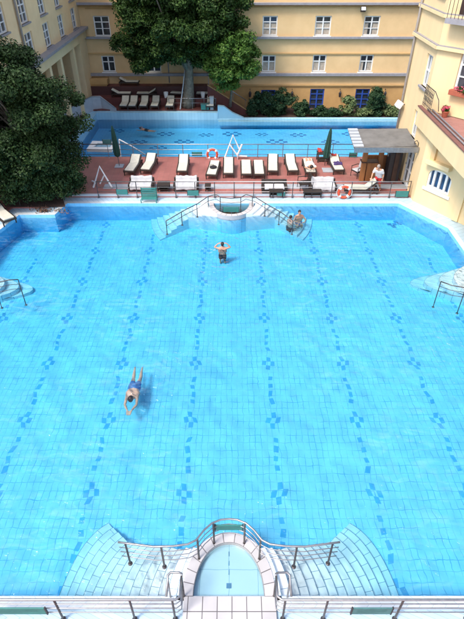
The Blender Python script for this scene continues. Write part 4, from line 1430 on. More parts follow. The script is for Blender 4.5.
def table(label, px, py, w, d, h=.36):
    p = G(px, py, .02)
    t = thing('rattan_table', label, 'table', (p.x, p.y, .02), group='low dark rattan tables')
    MB().bbox(-w / 2, w / 2, -d / 2, d / 2, h - .06, h, .015).build('top', M['wicker'], t)
    for sx in (-1, 1):
        for sy in (-1, 1): MB().bbox(sx * (w / 2 - .05) - .03, sx * (w / 2 - .05) + .03, sy * (d / 2 - .05) - .03, sy * (d / 2 - .05) + .03, 0, h - .06, .008).build('leg', M['wicker'], t)
    MB().bbox(-w / 2 + .06, w / 2 - .06, -d / 2 + .06, d / 2 - .06, .1, .13, .008).build('shelf', M['wicker'], t)
    return t


table('low dark rattan table left of the second sofa', 164, 190, .62, .6)
table('low dark rattan table in front of the uncovered sofa', 276, 196, .7, .4, .3)
table('low dark rattan table in front of the sofa by the armchair', 312, 196.2, .9, .4, .3)
p = G(325, 164); t = table('small dark side table at the foot of the right parasol', 323, 161, .75, .55, .5)
table('low dark rattan table right of the second sofa', 208, 190.5, .3, .45, .3)


def armchair(label, px, py, rz, cushions=True):
    p = G(px, py, .02)
    t = thing('armchair', label, 'chair', (p.x, p.y, .02), rz)
    W = .56
    for sx in (-1, 1):
        for sy in (-1, 1): MB().tube([(sx * W / 2, sy * .26, 0), (sx * W / 2, sy * .26, .62 if sy < 0 else .40)], .02, 6).build('leg', M['wicker'], t)
        MB().tube([(sx * W / 2, -.28, .62), (sx * W / 2, .2, .64), (sx * W / 2, .3, .6)], .024, 6).build('armrest', M['wicker'], t)
    MB().bbox(-W / 2, W / 2, -.28, .28, .34, .39, .012).build('seat', M['wicker'], t)
    R_ = Matrix.Translation((0, .27, .38)) @ Matrix.Rotation(-.22, 4, 'X')
    mb = MB(); mb.bbox(-W / 2, W / 2, -.02, .02, 0, .06, .01, R_); mb.bbox(-W / 2, W / 2, -.02, .02, .46, .52, .01, R_)
    for k in range(6): mb.box(-W / 2 + .03 + k * .09, -W / 2 + .055 + k * .09, -.012, .012, .06, .46, R_)
    mb.build('backrest', M['wicker'], t)
    if cushions:
        MB().bbox(-W / 2 + .03, W / 2 - .03, -.26, .24, .392, .46, .03).build('seat_cushion', M['towel'], t)
        MB().bbox(-W / 2 + .04, W / 2 - .04, -.08, -.022, .08, .6, .025, R_).build('back_cushion', M['towel'], t)
    t.scale = (.88, .88, .88)
    return t


armchair('dark armchair with white cushions in front of the bar hut', 357, 176.5, math.radians(-60))
armchair('bare dark rattan armchair between the uncovered sofa and the next', 303, 189, math.radians(-80), False)


def parasol(label, px, py, lean=0.0, base=True, h=2.55, rz=0):
    p = G(px, py, .02)
    sc_ = .86
    t = thing('closed_parasol', label, 'parasol', (p.x, p.y, .02), rz, group='closed green parasols')
    if base:
        MB().bbox(-.3, .3, -.3, .3, 0, .06, .015).build('base', M['concrete'], t)
    MB().tube([(0, 0, .04), (lean * h, 0, h)], .025, 8).build('pole', M['steel'], t, smooth=True)
    n = 18
    prof = [(.05, .0), (.17, .10), (.20, .35), (.175, .8), (.13, 1.3), (.09, 1.7), (.03, 1.92)]
    Mx = Matrix(((1, 0, lean, lean * (h - 1.9)), (0, 1, 0, 0), (0, 0, 1, h - 1.88), (0, 0, 0, 1)))
    MB().lathe(prof, 24, Mx, wob=lambda k: 1 + .22 * math.cos(k * pi * 2 * 8 / 24) ).build('canopy', M['canvas_green'], t)
    MB().tube([Vector((lean * (h - 1.4), 0, h - 1.4)) + Vector((.2 * math.cos(a), .2 * math.sin(a), 0)) for a in [2 * pi * k / 12 for k in range(12)]], .014, 5, closed=True).build('tie', M['canvas_green'], t)
    t.scale = (sc_ * .9, sc_ * .9, sc_)
    return t


parasol('closed dark green parasol on a white slab at the left of the deck', 119.5, 166.5, -.05, h=2.5)
parasol('closed dark green parasol leaning beside the right part of the deck', 324.5, 166, .06, False, h=2.35)
p = G(325, 172)
mb = MB(); mb.bbox(-.28, .28, -.28, .28, 0, .05, .012)
o = mb.build('parasol_base', M['concrete']); o.location = (G(327.5, 171).x, G(327.5, 171).y, .02); tag(o, 'pale square parasol base slab between the two right hand loungers', 'base')
crumple('red towel hanging on the dark side table under the right parasol', (G(318, 158).x, G(318, 160).y, .53), .2, .5, .1, M['red_cloth'], seed=9)


def ring_buoy(label, px, py, y):
    p = on_plane(px, py, (0, y, 0), (0, 1, 0))
    t = thing('life_ring', label, 'life ring', p, 0, group='red life rings on the rails')
    R_, r = .27, .062
    MB().tube([(R_ * math.cos(a), 0, R_ * math.sin(a)) for a in [2 * pi * k / 32 for k in range(32)]], r, 10, closed=True).build('ring', M['red_plastic'], t, smooth=True)
    for q in range(4):
        a0 = q * pi / 2 + pi / 4
        MB().tube([(R_ * math.cos(a0 + d), 0, R_ * math.sin(a0 + d)) for d in (-.2, -.1, 0, .1, .2)], r + .006, 10).build('white_band', M['white'], t, smooth=True)
    MB().tube([((R_ + .1) * math.cos(a), -.02, (R_ + .1) * math.sin(a)) for a in [2 * pi * k / 32 for k in range(32)]], .01, 5, closed=True).build('rope', M['white'], t)
    return t


ring_buoy('red and white life ring hanging on the back rail near the white pool hoist', 212.3, 154.5, by - .12)
ring_buoy('red and white life ring hanging on the front rail near the side on lounger', 344.3, 192.3, fy - .12)

# white pool hoists (A-frames)
t = thing('pool_hoist', 'white A shaped pool hoist at the back rail beside the life ring', 'hoist', G(236, 164))
o = t.location
def at(px, py, y): return on_plane(px, py, (0, y, 0), (0, 1, 0)) - Vector(o)
yb = o.y + .7
a_ = at(224.5, 160, yb); a_.z = .02; apex = at(233, 135, yb); b_ = at(240.5, 152, yb)
MB().tube([a_, apex, b_], .05, 8).build('frame', M['white'], t, smooth=False)
MB().tube([at(230, 145, yb - .03), at(238.5, 157, yb)], .04, 8).build('brace', M['white'], t)
MB().tube([at(238, 156, yb - .04), at(247, 156.5, yb - .04)], .045, 8).build('arm', M['white'], t)
MB().tube([at(238, 154, yb - .1), at(242, 144.5, yb - .1)], .05, 8).build('strut', M['white'], t)
f_ = at(237.3, 168, yb - .1); f_.z = 0
MB().tube([at(237.5, 153, yb - .1), at(237.5, 160, yb - .1), Vector((at(237.3, 164, yb - .1).x, yb - .1 - o.y, .02))], .045, 8).build('leg', M['white'], t)
MB().bbox(-.55, .15, -.12 + .7, .12 + .7, .3, .42, .03).build('seat', M['skin_pale'], t) if False else None

t = thing('pool_hoist', 'white A shaped frame at the left end of the deck beside the dark tree', 'hoist', G(100, 188))
o = t.location
yb = o.y
ap = at(99.5, 166.5, yb + .3)
MB().tube([at(92, 181, yb + .6), at(96, 183, yb + .4)], .045, 8).build('foot', M['white'], t)
MB().tube([Vector((at(93.5, 188, yb).x, .0, .02)), ap, Vector((at(113, 190, yb).x, -.1, .05))], .05, 8).build('frame', M['white'], t)
MB().tube([at(100, 184, yb + .1), at(104, 175.5, yb + .25)], .035, 8).build('brace', M['white'], t)
# white handrail into the far pool
t = thing('pool_handrail', 'slanting white handrail leading down into the far pool by the left parasol', 'handrail', G(120, 158))
o = t.location
MB().tube([at(119, 139.5, DECK_Y + .1), at(133, 147, DECK_Y + .6), at(149, 157, DECK_Y + .9)], .035, 8).build('rail', M['white'], t, smooth=True)
MB().tube([at(119, 139.5, DECK_Y + .1), Vector((at(119, 139.5, DECK_Y + .1).x, DECK_Y - .05 - o.y, 0))], .03, 8).build('post', M['white'], t)

# small foot basin
t = thing('foot_basin', 'square white rimmed foot basin with shallow blue water left of the parasol', 'basin', (0, 0, 0))
q = [G(87, 151.8), G(112, 152.5), G(118, 144.5), G(93, 143.5)]
qi = [G(93.5, 149.6), G(110, 150), G(114.5, 146), G(98, 145.6)]
mb = MB()
for i in range(4):
    j = (i + 1) % 4
    mb.quad((*q[i].xy, .16), (*q[j].xy, .16), (*qi[j].xy, .16), (*qi[i].xy, .16))
    mb.quad((*q[i].xy, 0), (*q[j].xy, 0), (*q[j].xy, .16), (*q[i].xy, .16)); mb.quad((*qi[i].xy, 0.0), (*qi[j].xy, 0), (*qi[j].xy, .16), (*qi[i].xy, .16))
mb.build('rim', M['white'], t)
mb = MB(); mb.quad(*[(*a.xy, .05) for a in qi]); mb.build('basin_floor', M['rim_blue'], t)
mb = MB(); mb.quad(*[(*a.xy, .11) for a in qi]); mb.build('basin_water', M['basin_water'], t)

# lounger row behind the far pool
labs = ['cream lounger on the far terrace, leftmost of the upright row', 'cream lounger on the far terrace, second of the upright row from the left', 'cream lounger on the far terrace, third of the upright row from the left',
        'cream lounger on the far terrace, fourth of the upright row from the left', 'cream lounger on the far terrace, just left of the plane tree trunk', 'cream lounger on the far terrace at the head of the red stair']
for x, lab in zip((125, 133.6, 144.4, 155.6, 170.5, 210.5), labs):
    c = lounger(x, 105, lab, 0, .5, z=-1.5, group='cream loungers on the far terrace')
    c.location.y = 42.5; c.scale = (1.0, .85, 1.0); c.location.z = -1.5
    c.location.x = on_plane(x, 105, (0, 42.5, 0), (0, 1, 0)).x
for x, y, lab, rz in ((121.5, 96, 'cream lounger lying side on above the left end of the terrace row', pi / 2), (147, 96, 'cream lounger lying side on above the middle of the terrace row', -pi / 2), (180, 88, 'cream lounger with raised back right behind the plane tree trunk', -pi / 2 - .2), (206, 92, 'cream lounger lying side on right of the plane tree trunk', -pi / 2)):
    zz = -.95
    c = lounger(x, y, lab, rz, .5, z=zz, group='cream loungers on the far terrace')
    c.location = (on_plane(x, y, (0, 43.6, 0), (0, 1, 0)).x, 43.62, -.95)
c = lounger(129, 82, 'cream lounger lying side on, highest on the far terrace by the wall', pi / 2, .5, z=-.28, group='cream loungers on the far terrace')
c.location = (on_plane(129, 82, (0, 44.5, 0), (0, 1, 0)).x, 44.52, -.28)


def bucket(label, x, y, yy, z):
    t = thing('white_bin', label, 'bin', (on_plane(x, y, (0, yy, 0), (0, 1, 0)).x, yy, z), group='small white bins on the far terrace')
    MB().lathe([(.14, 0), (.2, .42), (.19, .43), (.12, .06)], 12).build('tub', M['white'], t)


bucket('small white bin on the far terrace left of the tree trunk', 166, 95, 43.3, -.95)
bucket('small white bin on the far terrace right of the tree trunk', 203, 95, 43.3, -.95)
# pale post and crate at the right end of the terrace
t = thing('stone_post', 'pale stone post at the right end of the terrace railing', 'post', (on_plane(205, 105, (0, 42, 0), (0, 1, 0)).x + .55, 41.95, -1.5))
MB().bbox(-.14, .14, -.14, .14, 0, .95, .02).build('shaft', M['concrete'], t); MB().bbox(-.18, .18, -.18, .18, .951, 1.02, .02).build('cap', M['concrete'], t)
t = thing('crate', 'small turquoise crate by the pale post on the far terrace', 'crate', (on_plane(205, 107, (0, 42, 0), (0, 1, 0)).x, 42.0, -1.5))
MB().bbox(-.32, .32, -.2, .2, 0, .4, .03).build('box', M['teal'], t); MB().bbox(-.34, .34, -.22, .22, .401, .44, .01).build('lid', M['teal_pale'], t)
# leaning pole
t = thing('leaning_pole', 'long pale blue pole leaning against the plane tree trunk', 'pole', (on_plane(180, 107, (0, 42, 0), (0, 1, 0)).x, 42, -1.5))
o = t.location
MB().tube([(0, 0, 0), on_plane(185, 70, (0, 42.6, 0), (0, 1, 0)) - Vector(o)], .045, 6).build('shaft', M['balcony_panel'], t)


# ------------------------------------------------------------------ vegetation
def leaves(name, centre, rad, nclump, per, size, m, parent, seed=1, clump_r=.5, shell=.55, flat=1.0, low_cut=None, extra=None, shape=None):
    rs = np.random.RandomState(seed)
    cs = []
    while len(cs) < nclump:
        d = rs.normal(size=3); d /= np.linalg.norm(d)
        r = shell + (1 - shell) * rs.rand() ** .6
        r *= 1 + .16 * math.sin(5 * d[0] + 3 * d[2] + seed) + .10 * math.sin(9 * d[1] + 7 * d[2])
        p = d * r * np.array(rad)
        if shape is not None and not shape(p): continue
        if low_cut is not None and p[2] < low_cut: continue
        cs.append(p + np.array(centre))
    if extra is not None: cs += [np.array(e) for e in extra]
    cs = np.array(cs)
    N = len(cs) * per
    cr = clump_r * (.6 + .8 * rs.rand(len(cs)))
    d = rs.normal(size=(N, 3)); d /= np.linalg.norm(d, axis=1)[:, None]
    rr = rs.rand(N) ** .45
    P_ = np.repeat(cs, per, 0) + d * (rr * np.repeat(cr, per))[:, None] * np.array([1, 1, .75 * flat])
    nrm = d * .7 + rs.normal(size=(N, 3)) * .55 + np.array([0, 0, .55]); nrm /= np.linalg.norm(nrm, axis=1)[:, None]
    t1 = np.cross(nrm, rs.normal(size=(N, 3))); t1 /= np.linalg.norm(t1, axis=1)[:, None]
    t2 = np.cross(nrm, t1)
    s = (size * (.55 + .9 * rs.rand(N)))[:, None]
    v = np.empty((N, 4, 3))
    v[:, 0] = P_ - t1 * s * .62; v[:, 1] = P_ - t2 * s * .33 + nrm * s * .06; v[:, 2] = P_ + t1 * s * .62; v[:, 3] = P_ + t2 * s * .33 + nrm * s * .06
    me = bpy.data.meshes.new(name)
    me.vertices.add(N * 4); me.vertices.foreach_set('co', v.reshape(-1))
    me.loops.add(N * 4); me.loops.foreach_set('vertex_index', np.arange(N * 4, dtype=np.int32))
    me.polygons.add(N); me.polygons.foreach_set('loop_start', np.arange(0, N * 4, 4, dtype=np.int32)); me.polygons.foreach_set('loop_total', np.full(N, 4, dtype=np.int32))
    me.update(calc_edges=True); me.validate()
    me.materials.append(m)
    ob = bpy.data.objects.new(name, me); COL.objects.link(ob); ob.parent = parent
    return ob, cs


def limbs(parent, base, top, r0, r1, targets, m, seed=1, bend=.3):
    rs = random.Random(seed)
    b, tpt = Vector(base), Vector(top)
    n = 8; pts = []; rr = []
    for i in range(n + 1):
        t = i / n
        p = b.lerp(tpt, t) + Vector((math.sin(t * 3) * bend * .5, math.cos(t * 4) * bend * .2 - bend * .2, 0))
        pts.append(p); rr.append(r0 * (1 - t) + r1 * t + (r0 * .35 * (1 - t) ** 6))
    mb = MB(); mb.tube(pts, rr, 12)
    for k, tg in enumerate(targets):
        i = rs.randint(3, n); s = pts[i]; e = Vector(tg)
        mid = s.lerp(e, .5) + Vector((rs.uniform(-.3, .3), rs.uniform(-.3, .3), rs.uniform(.0, .5)))
        q = [s, s.lerp(mid, .5) + Vector((0, 0, .1)), mid, mid.lerp(e, .5), e]
        r = rr[i] * .5
        mb.tube(q, [r, r * .75, r * .5, r * .35, r * .15], 7)
    return mb.build('trunk', m, parent, smooth=True)


# big dark tree at the left (in its planter by the pool corner)
tb = G(45, 213, .02)
tx, ty = -8.8, 22.7
t = thing('broadleaf_tree', 'big dense dark green tree overhanging the left corner of the big pool', 'tree', (tx, ty, 0.02))
cr_c = (-2.0, .3, 3.4)
def big_shape(p):
    z = p[2] + cr_c[2]
    lim = np.interp(z, [.4, 1.2, 2.3, 3.4, 4.5, 6.0, 7.2], [.5, 1.3, 1.75, 1.65, .9, -.5, -1.5])
    return p[0] + cr_c[0] < lim + .25 * math.sin(4 * z + 2 * p[1])
rx_ = np.random.RandomState(5)
ext = [(-.8 + 2.2 * rx_.rand(), -1.1 + 1.2 * rx_.rand(), .55 + 1.3 * rx_.rand()) for _ in range(26)] + [(-3.0 + 3 * rx_.rand(), -1.3 + .9 * rx_.rand(), .7 + 1.2 * rx_.rand()) for _ in range(24)] + [(.55 + .3 * rx_.rand(), -.2, 4.9 + .35 * rx_.rand()) for _ in range(3)]
crown, cs = leaves('crown', cr_c, (4.0, 2.9, 3.5), 400, 700, .095, M['leaf_dark'], t, 11, .58, .45, low_cut=-2.7, extra=ext, shape=big_shape)
limbs(t, (0, 0, -.1), (-1.3, .3, 4.2), .22, .08, [tuple(c) for c in cs[:400:16]], M['bark'], 3)
# planter bed in the corner
mb = MB(); mb.poly([(p_l2.x - .9, p_l1.y + .75, .028), (p_l1.x + .3, p_l1.y + .75, .028), (p_l0.x - .55, p_l0.y + 1.0, .028), (p_l0.x - .3, 24.5, .028), (p_l2.x - 2.5, 24.5, .028)])
struct('planting_bed', mb, M['soil'])
o, _ = leaves('fallen_leaves', (G(42, 212).x, G(42, 211).y, .06), (1.3, .35, .03), 16, 16, .08, mat('dry leaves', (.16, .085, .055), .8, .4, 8), None, 5, .22, 0, flat=.1)
tag(o, kind='stuff')

# plane tree on the far terrace
t = thing('plane_tree', 'tall plane tree with a grey trunk rising from the far terrace', 'tree', (on_plane(188, 103, (0, 42.6, 0), (0, 1, 0)).x, 42.6, -1.5))
crown, cs = leaves('crown', (-.35, -.4, 6.9), (4.9, 3.0, 3.6), 330, 430, .165, M['leaf_mid'], t, 21, .72, .3)
leaves_l, _ = leaves('hanging_foliage', (-3.3, -.3, 3.9), (1.9, 1.2, 1.0), 42, 230, .18, M['leaf_mid'], t, 22, .5, .2)
limbs(t, (0, 0, 0), (.15, -.1, 7.0), .42, .16, [tuple(c) for c in cs[::12]], M['bark'], 4, .35)
# brighter small tree
t = thing('young_tree', 'bright green young tree right of the plane trunk, above the red stair', 'tree', (on_plane(236, 100, (0, 42.4, 0), (0, 1, 0)).x - .5, 42.7, -1.5))
cx_ = on_plane(233, 57, (0, 41.5, 0), (0, 1, 0))
loc = Vector(cx_) - t.location
crown, cs = leaves('crown', tuple(loc), (2.0, 1.5, 2.1), 105, 260, .16, M['leaf_bright'], t, 31, .5, .3)
limbs(t, (0, 0, 0), (loc.x * .6, loc.y * .6, loc.z - .3), .11, .05, [tuple(c) for c in cs[::10]], M['bark'], 5, .2)


def shrub(label, px, py, rad, m, seed, size=.13, n=40, per=130, y=43.6, name='shrub', shell=.35, cr=.3, shape=None):
    p = on_plane(px, py, (0, y, 0), (0, 1, 0))
    t = thing(name, label, 'shrub', (p.x, y, -2.25))
    cz = p.z + 2.25
    leaves('foliage', (0, 0, cz), rad, n, per, size, m, t, seed, cr, shell, shape=shape)
    mb = MB(); mb.tube([(0, 0, 0), (.02, 0, cz)], [.06, .03], 6); mb.build('stem', M['bark'], t)
    return t


Yh = 43.2
shrub('wide rounded dark hedge bush left of the first blue door', 272, 104, (1.75, .9, 1.0), M['leaf_hedge'], 41, .12, 110, 170, Yh, 'hedge_bush')
shrub('small round dark bush right beside the first blue door', 302, 109, (.62, .55, .55), M['leaf_hedge'], 42, .12, 40, 140, 42.7, 'round_bush', cr=.22)
shrub('low dark bush in front of the first blue door', 321, 112.5, (.75, .5, .4), M['leaf_hedge'], 43, .12, 36, 140, 42.7, 'low_bush', cr=.22)
shrub('pale feathery shrub between the two blue doors', 349.5, 106, (.65, .5, .85), M['leaf_pale'], 44, .16, 34, 60, 42.9, 'feathery_shrub', cr=.3)
shrub('cone shaped dark green shrub right of the second blue door', 376, 102, (.85, .7, 1.25), M['leaf_hedge'], 45, .12, 110, 150, 43.0, 'conical_shrub', cr=.24,
      shape=lambda p: abs(p[0]) < .85 * (1 - (p[2] + 1.25) / 2.7) + .1)
shrub('low pale green shrub at the right end of the planting strip', 392, 111, (.8, .45, .4), M['leaf_pale'], 46, .15, 30, 90, 42.8, 'low_shrub', cr=.25)
shrub('low reddish green shrub under the second blue door', 362, 112.5, (.8, .45, .35), M['leaf_pale'], 47, .12, 26, 90, 42.6, 'low_shrub', cr=.22)
shrub('thin dark shrub by the foot of the stair', 252, 110, (.3, .3, .7), M['leaf_hedge'], 48, .12, 24, 90, 42.6, 'thin_shrub', cr=.22)
shrub('dark green creeper hanging left of the second blue door', 334, 113, (.6, .4, .3), M['leaf_hedge'], 49, .12, 24, 90, 42.6, 'low_bush', cr=.22)

# flower pot and flower box on the roof terrace
pz = on_plane(445.5, 100, (RXp + .25, 0, 0), (1, 0, 0))
t = thing('flower_pot', 'terracotta pot of pink flowers on the roof terrace by the railing', 'plant pot', (RXp + .55, 22.35, TZ - .04)); t.scale = (.75, .75, .75)
MB().lathe([(.13, 0), (.2, .28), (.22, .29), (.22, .33), (.18, .33)], 14).build('pot', M['terracotta'], t)
leaves('foliage', (0, 0, .45), (.2, .2, .14), 12, 60, .09, M['leaf_bright'], t, 51, .12, .2)
leaves('flowers', (-.05, -.05, .5), (.22, .22, .14), 10, 22, .07, M['flower'], t, 52, .08, .5)
uw0 = fb_uv(456, 91, fuM)
cB = fuM @ Vector((uw0[0] + .3, -.14, uw0[1] - .06))
t = thing('flower_box', 'terracotta flower box under the upper right window', 'flower box', cB, FUA)
MB().bbox(-.5, .7, -.12, .12, -.08, .12, .015).build('box', M['terracotta'], t)
leaves('foliage', (0.1, 0, .17), (.5, .1, .08), 14, 40, .08, M['leaf_mid'], t, 53, .1, .2)
leaves('flowers', (0.1, -.02, .2), (.52, .12, .08), 12, 14, .06, M['flower'], t, 54, .08, .4)


# ------------------------------------------------------------------ people
def capsule(mb, p1, p2, r1, r2):
    p1, p2 = Vector(p1), Vector(p2)
    mb.ball(p1, r1, 12); mb.ball(p2, r2, 12)
    if (p2 - p1).length > 1e-4: mb.tube([p1, p2], [r1, r2], 12)


def fuse(mb, name, m, parent, voxel=.012, smooth_it=4):
    o = mb.build('tmp_body', m)
    r = o.modifiers.new('r', 'REMESH'); r.mode = 'VOXEL'; r.voxel_size = voxel; r.use_smooth_shade = True
    s = o.modifiers.new('s', 'SMOOTH'); s.iterations = smooth_it; s.factor = .5
    dg = bpy.context.evaluated_depsgraph_get()
    me = bpy.data.meshes.new_from_object(o.evaluated_get(dg))
    old = o.data
    bpy.data.objects.remove(o, do_unlink=True); bpy.data.meshes.remove(old)
    me.name = name
    for p in me.polygons: p.use_smooth = True
    if not me.materials: me.materials.append(m)
    ob = bpy.data.objects.new(name, me); COL.objects.link(ob); ob.parent = parent
    return ob


def person(label, loc, rz, J, skin='skin', hair='hair', clothes=(), hair_cover=.0, face_dir=None, voxel=.013, sc=1.0):
    """J: joint dictionary in local metres. Keys: pel, chest, neck, head, and L/R sh, el, wr, hip, kn, an, toe; hand dir optional"""
    t = thing('person', label, 'person', loc, rz)
    mb = MB()
    V = {k: Vector(v) for k, v in J.items()}
    pel, ch, nk, hd = V['pel'], V['chest'], V['neck'], V['head']
    sh_axis = (V['shR'] - V['shL']).normalized(); hip_axis = (V['hipR'] - V['hipL']).normalized()
    # torso as rows of overlapping capsules across the body
    for f, w, r in ((0, .085, .105), (.22, .085, .098), (.45, .075, .092), (.65, .095, .098), (.85, .115, .105), (1.0, .11, .10)):
        c = pel.lerp(ch, f); ax = hip_axis.lerp(sh_axis, f).normalized()
        capsule(mb, c - ax * w, c + ax * w, r, r)
    for f in (.1, .33, .55, .75, .92):
        c = pel.lerp(ch, f); capsule(mb, c, pel.lerp(ch, min(1, f + .2)), .1, .1)
    for s in 'LR':
        capsule(mb, ch.lerp(V['sh' + s], .45), V['sh' + s], .085, .062)
    for s in 'LR':
        capsule(mb, nk + (V['sh' + s] - nk) * .15, V['sh' + s], .06, .056)
    capsule(mb, ch.lerp(nk, .5), nk, .075, .058); capsule(mb, nk, hd.lerp(nk, .4), .056, .052)
    # head
    fwd = Vector(face_dir or (0, -1, 0)).normalized(); upv = (hd - nk).normalized()
    fwd = (fwd - upv * fwd.dot(upv)).normalized(); side = fwd.cross(upv)
    R_ = Matrix((side, fwd, upv)).transposed().to_4x4(); R_.translation = hd
    hb = MB(); hb.ball((0, -.008, .02), (.074, .094, .10), 16); hb.ball((0, .02, -.045), (.055, .065, .062), 12); hb.ball((0, .058, -.085), (.028, .026, .022), 10)
    hb.ball((0, .098, -.015), (.013, .019, .02), 8); hb.ball((0, .088, .012), (.01, .012, .03), 8)
    hb.ball((0, .082, -.05), (.024, .010, .008), 8)
    for s in (-1, 1): hb.ball((s * .076, -.005, -.005), (.010, .02, .030), 8)
    mb.add(hb.v, hb.f, R_)
    # limbs
    for s in 'LR':
        sh, el, wr = V['sh' + s], V['el' + s], V['wr' + s]
        capsule(mb, sh, sh.lerp(el, .45), .054, .047); capsule(mb, sh.lerp(el, .45), el, .047, .038)
        capsule(mb, el, el.lerp(wr, .35), .038, .040); capsule(mb, el.lerp(wr, .35), wr, .040, .025)
        hip, kn, an, toe = V['hip' + s], V['kn' + s], V['an' + s], V['toe' + s]
        capsule(mb, hip, hip.lerp(kn, .4), .092, .080); capsule(mb, hip.lerp(kn, .4), kn, .080, .054)
        capsule(mb, kn, kn.lerp(an, .35), .054, .056); capsule(mb, kn.lerp(an, .35), an, .056, .036)
        d = (toe - an)
        heel = an - d.normalized() * .04 - Vector((0, 0, 0)); capsule(mb, an, an + d * .5, .036, .034); capsule(mb, heel, an, .032, .036); capsule(mb, an + d * .5, toe, .034, .022)
        # hand
        fdir = Vector(J.get('hand' + s, tuple(wr - el))).normalized()
        pn = Vector(J.get('palm' + s, (0, 0, -1))); pn = (pn - fdir * pn.dot(fdir))
        if pn.length < .1: pn = fdir.orthogonal()
        pn.normalize(); lat = fdir.cross(pn) * (1 if s == 'R' else -1)
        for q in (-.026, -.009, .009, .026):
            capsule(mb, wr + fdir * .02 + lat * q * .7, wr + fdir * .085 + lat * q, .017, .014)
        for q, ln in ((-.033, .062), (-.011, .076), (.011, .082), (.033, .072)):
            k0 = wr + fdir * .088 + lat * q; k1 = k0 + (fdir + pn * .18).normalized() * ln * .55 + lat * q * .12; k2 = k1 + (fdir + pn * .6).normalized() * ln * .45
            capsule(mb, k0, k1, .0105, .0095); capsule(mb, k1, k2, .0095, .0085)
        th0 = wr + fdir * .03 + lat * .028; th1 = th0 + (fdir * .7 + lat * .8).normalized() * .045; th2 = th1 + (fdir * .95 + lat * .25 + pn * .3).normalized() * .032
        capsule(mb, th0, th1, .015, .012); capsule(mb, th1, th2, .012, .010)
    fuse(mb, 'body', M[skin], t, voxel)
    # eyes
    for s in (-1, 1):
        e = MB(); e.ball((s * .032, .078, .008), (.012, .008, .007), 8, R_); e.build('eye', M['eye'], t, smooth=True)
    # hair cap
    hm = MB(); hm.ball((0, -.02, .038), (.083, .098, .098), 16, R_); hm.ball((0, -.05, -.01), (.07, .06, .075), 12, R_)
    fuse(hm, 'hair', M[hair], t, .012, 2)
    for kind, mt in clothes:
        cm = MB()
        if kind in ('trunks', 'shorts'):
            ln = .34 if kind == 'trunks' else .75
            for f, w, r in ((-.05, .085, .115), (.12, .088, .115), (.26, .085, .108)):
                c = pel.lerp(ch, f); capsule(cm, c - hip_axis * w, c + hip_axis * w, r, r)
            for s in 'LR': capsule(cm, V['hip' + s], V['hip' + s].lerp(V['kn' + s], ln), .104, .094 if kind == 'trunks' else .088)
        elif kind == 'shirt':
            for f, w, r in ((-.05, .09, .125), (.22, .09, .122), (.45, .085, .116), (.65, .10, .118), (.85, .118, .12), (1.0, .115, .112)):
                c = pel.lerp(ch, f); ax = hip_axis.lerp(sh_axis, max(0, f)).normalized(); capsule(cm, c - ax * w, c + ax * w, r, r)
            for f in (.1, .33, .55, .75): capsule(cm, pel.lerp(ch, f), pel.lerp(ch, f + .2), .118, .118)
            for s in 'LR':
                capsule(cm, ch.lerp(V['sh' + s], .45), V['sh' + s], .098, .074); capsule(cm, V['sh' + s], V['sh' + s].lerp(V['el' + s], .6), .07, .068)
        fuse(cm, kind if kind != 'trunks' else 'swim_trunks', M[mt], t, .016, 3)
    t.scale = (sc, sc, sc)
    return t


def stand(**k):
    J = dict(pel=(0, 0, .96), chest=(0, 0, 1.32), neck=(0, 0, 1.47), head=(0, -.015, 1.62), shL=(-.18, 0, 1.40), shR=(.18, 0, 1.40),
             elL=(-.24, .02, 1.12), elR=(.24, .02, 1.12), wrL=(-.26, -.06, .86), wrR=(.26, -.06, .86),
             hipL=(-.09, 0, .92), hipR=(.09, 0, .92), knL=(-.11, -.02, .5), knR=(.11, -.02, .5), anL=(-.11, .02, .08), anR=(.11, .02, .08),
             toeL=(-.12, -.15, .03), toeR=(.12, -.15, .03))
    J.update(k); return J


# two bathers at the far edge
def crouch(dz=.28, kn=.46, **k):
    J = stand(); J = {a: (v[0], v[1], v[2]) for a, v in J.items()}
    for a in list(J):
        if a[:3] in ('pel', 'che', 'nec', 'hea') or a[:2] in ('sh', 'el', 'wr') or a[:3] == 'hip':
            J[a] = (J[a][0], J[a][1], J[a][2] - dz)
    J.update(hipL=(-.09, .05, .92 - dz), hipR=(.09, .05, .92 - dz), knL=(-.13, -.30, kn), knR=(.13, -.30, kn)); J.update(k); return J
# man standing in the far half of the pool, back turned, hands at his head
p = G(222.5, 251.5, -.3)
person('man standing in the water with hands raised to his head, black trunks', (p.x, p.y, FZ), pi,
       crouch(.53, .38, elL=(-.38, -.05, .91), elR=(.38, -.05, .91), wrL=(-.22, -.02, 1.12), wrR=(.22, -.02, 1.12), handL=(.8, 0, .3), handR=(-.8, 0, .3)),
       'skin', 'hair', (('trunks', 'trunks_black'),), face_dir=(0, -1, -.1), sc=.86)
p = G(299.5, 209, .1)
person('bather facing the camera at the far edge right of the small basin', (p.x, p.y - .1, FZ), .15,
       crouch(.62, .36, elL=(-.34, -.18, .60), elR=(.34, -.15, .60), wrL=(-.15, -.38, .62), wrR=(.2, -.40, .62), handL=(1, -.3, 0), handR=(-1, -.3, 0)), 'skin', 'hair', (('trunks', 'trunks_blue'),), sc=.88)
p = G(292.5, 211.5, .1)
person('bather with bare back left beside the one facing the camera', (p.x - .1, p.y - .3, FZ), math.radians(125),
       crouch(.66, .34, elL=(-.32, -.2, .55), elR=(.32, -.2, .55), wrL=(-.2, -.42, .58), wrR=(.2, -.42, .58)), 'skin_pale', 'hair', (('trunks', 'trunks_black'),), sc=.88)
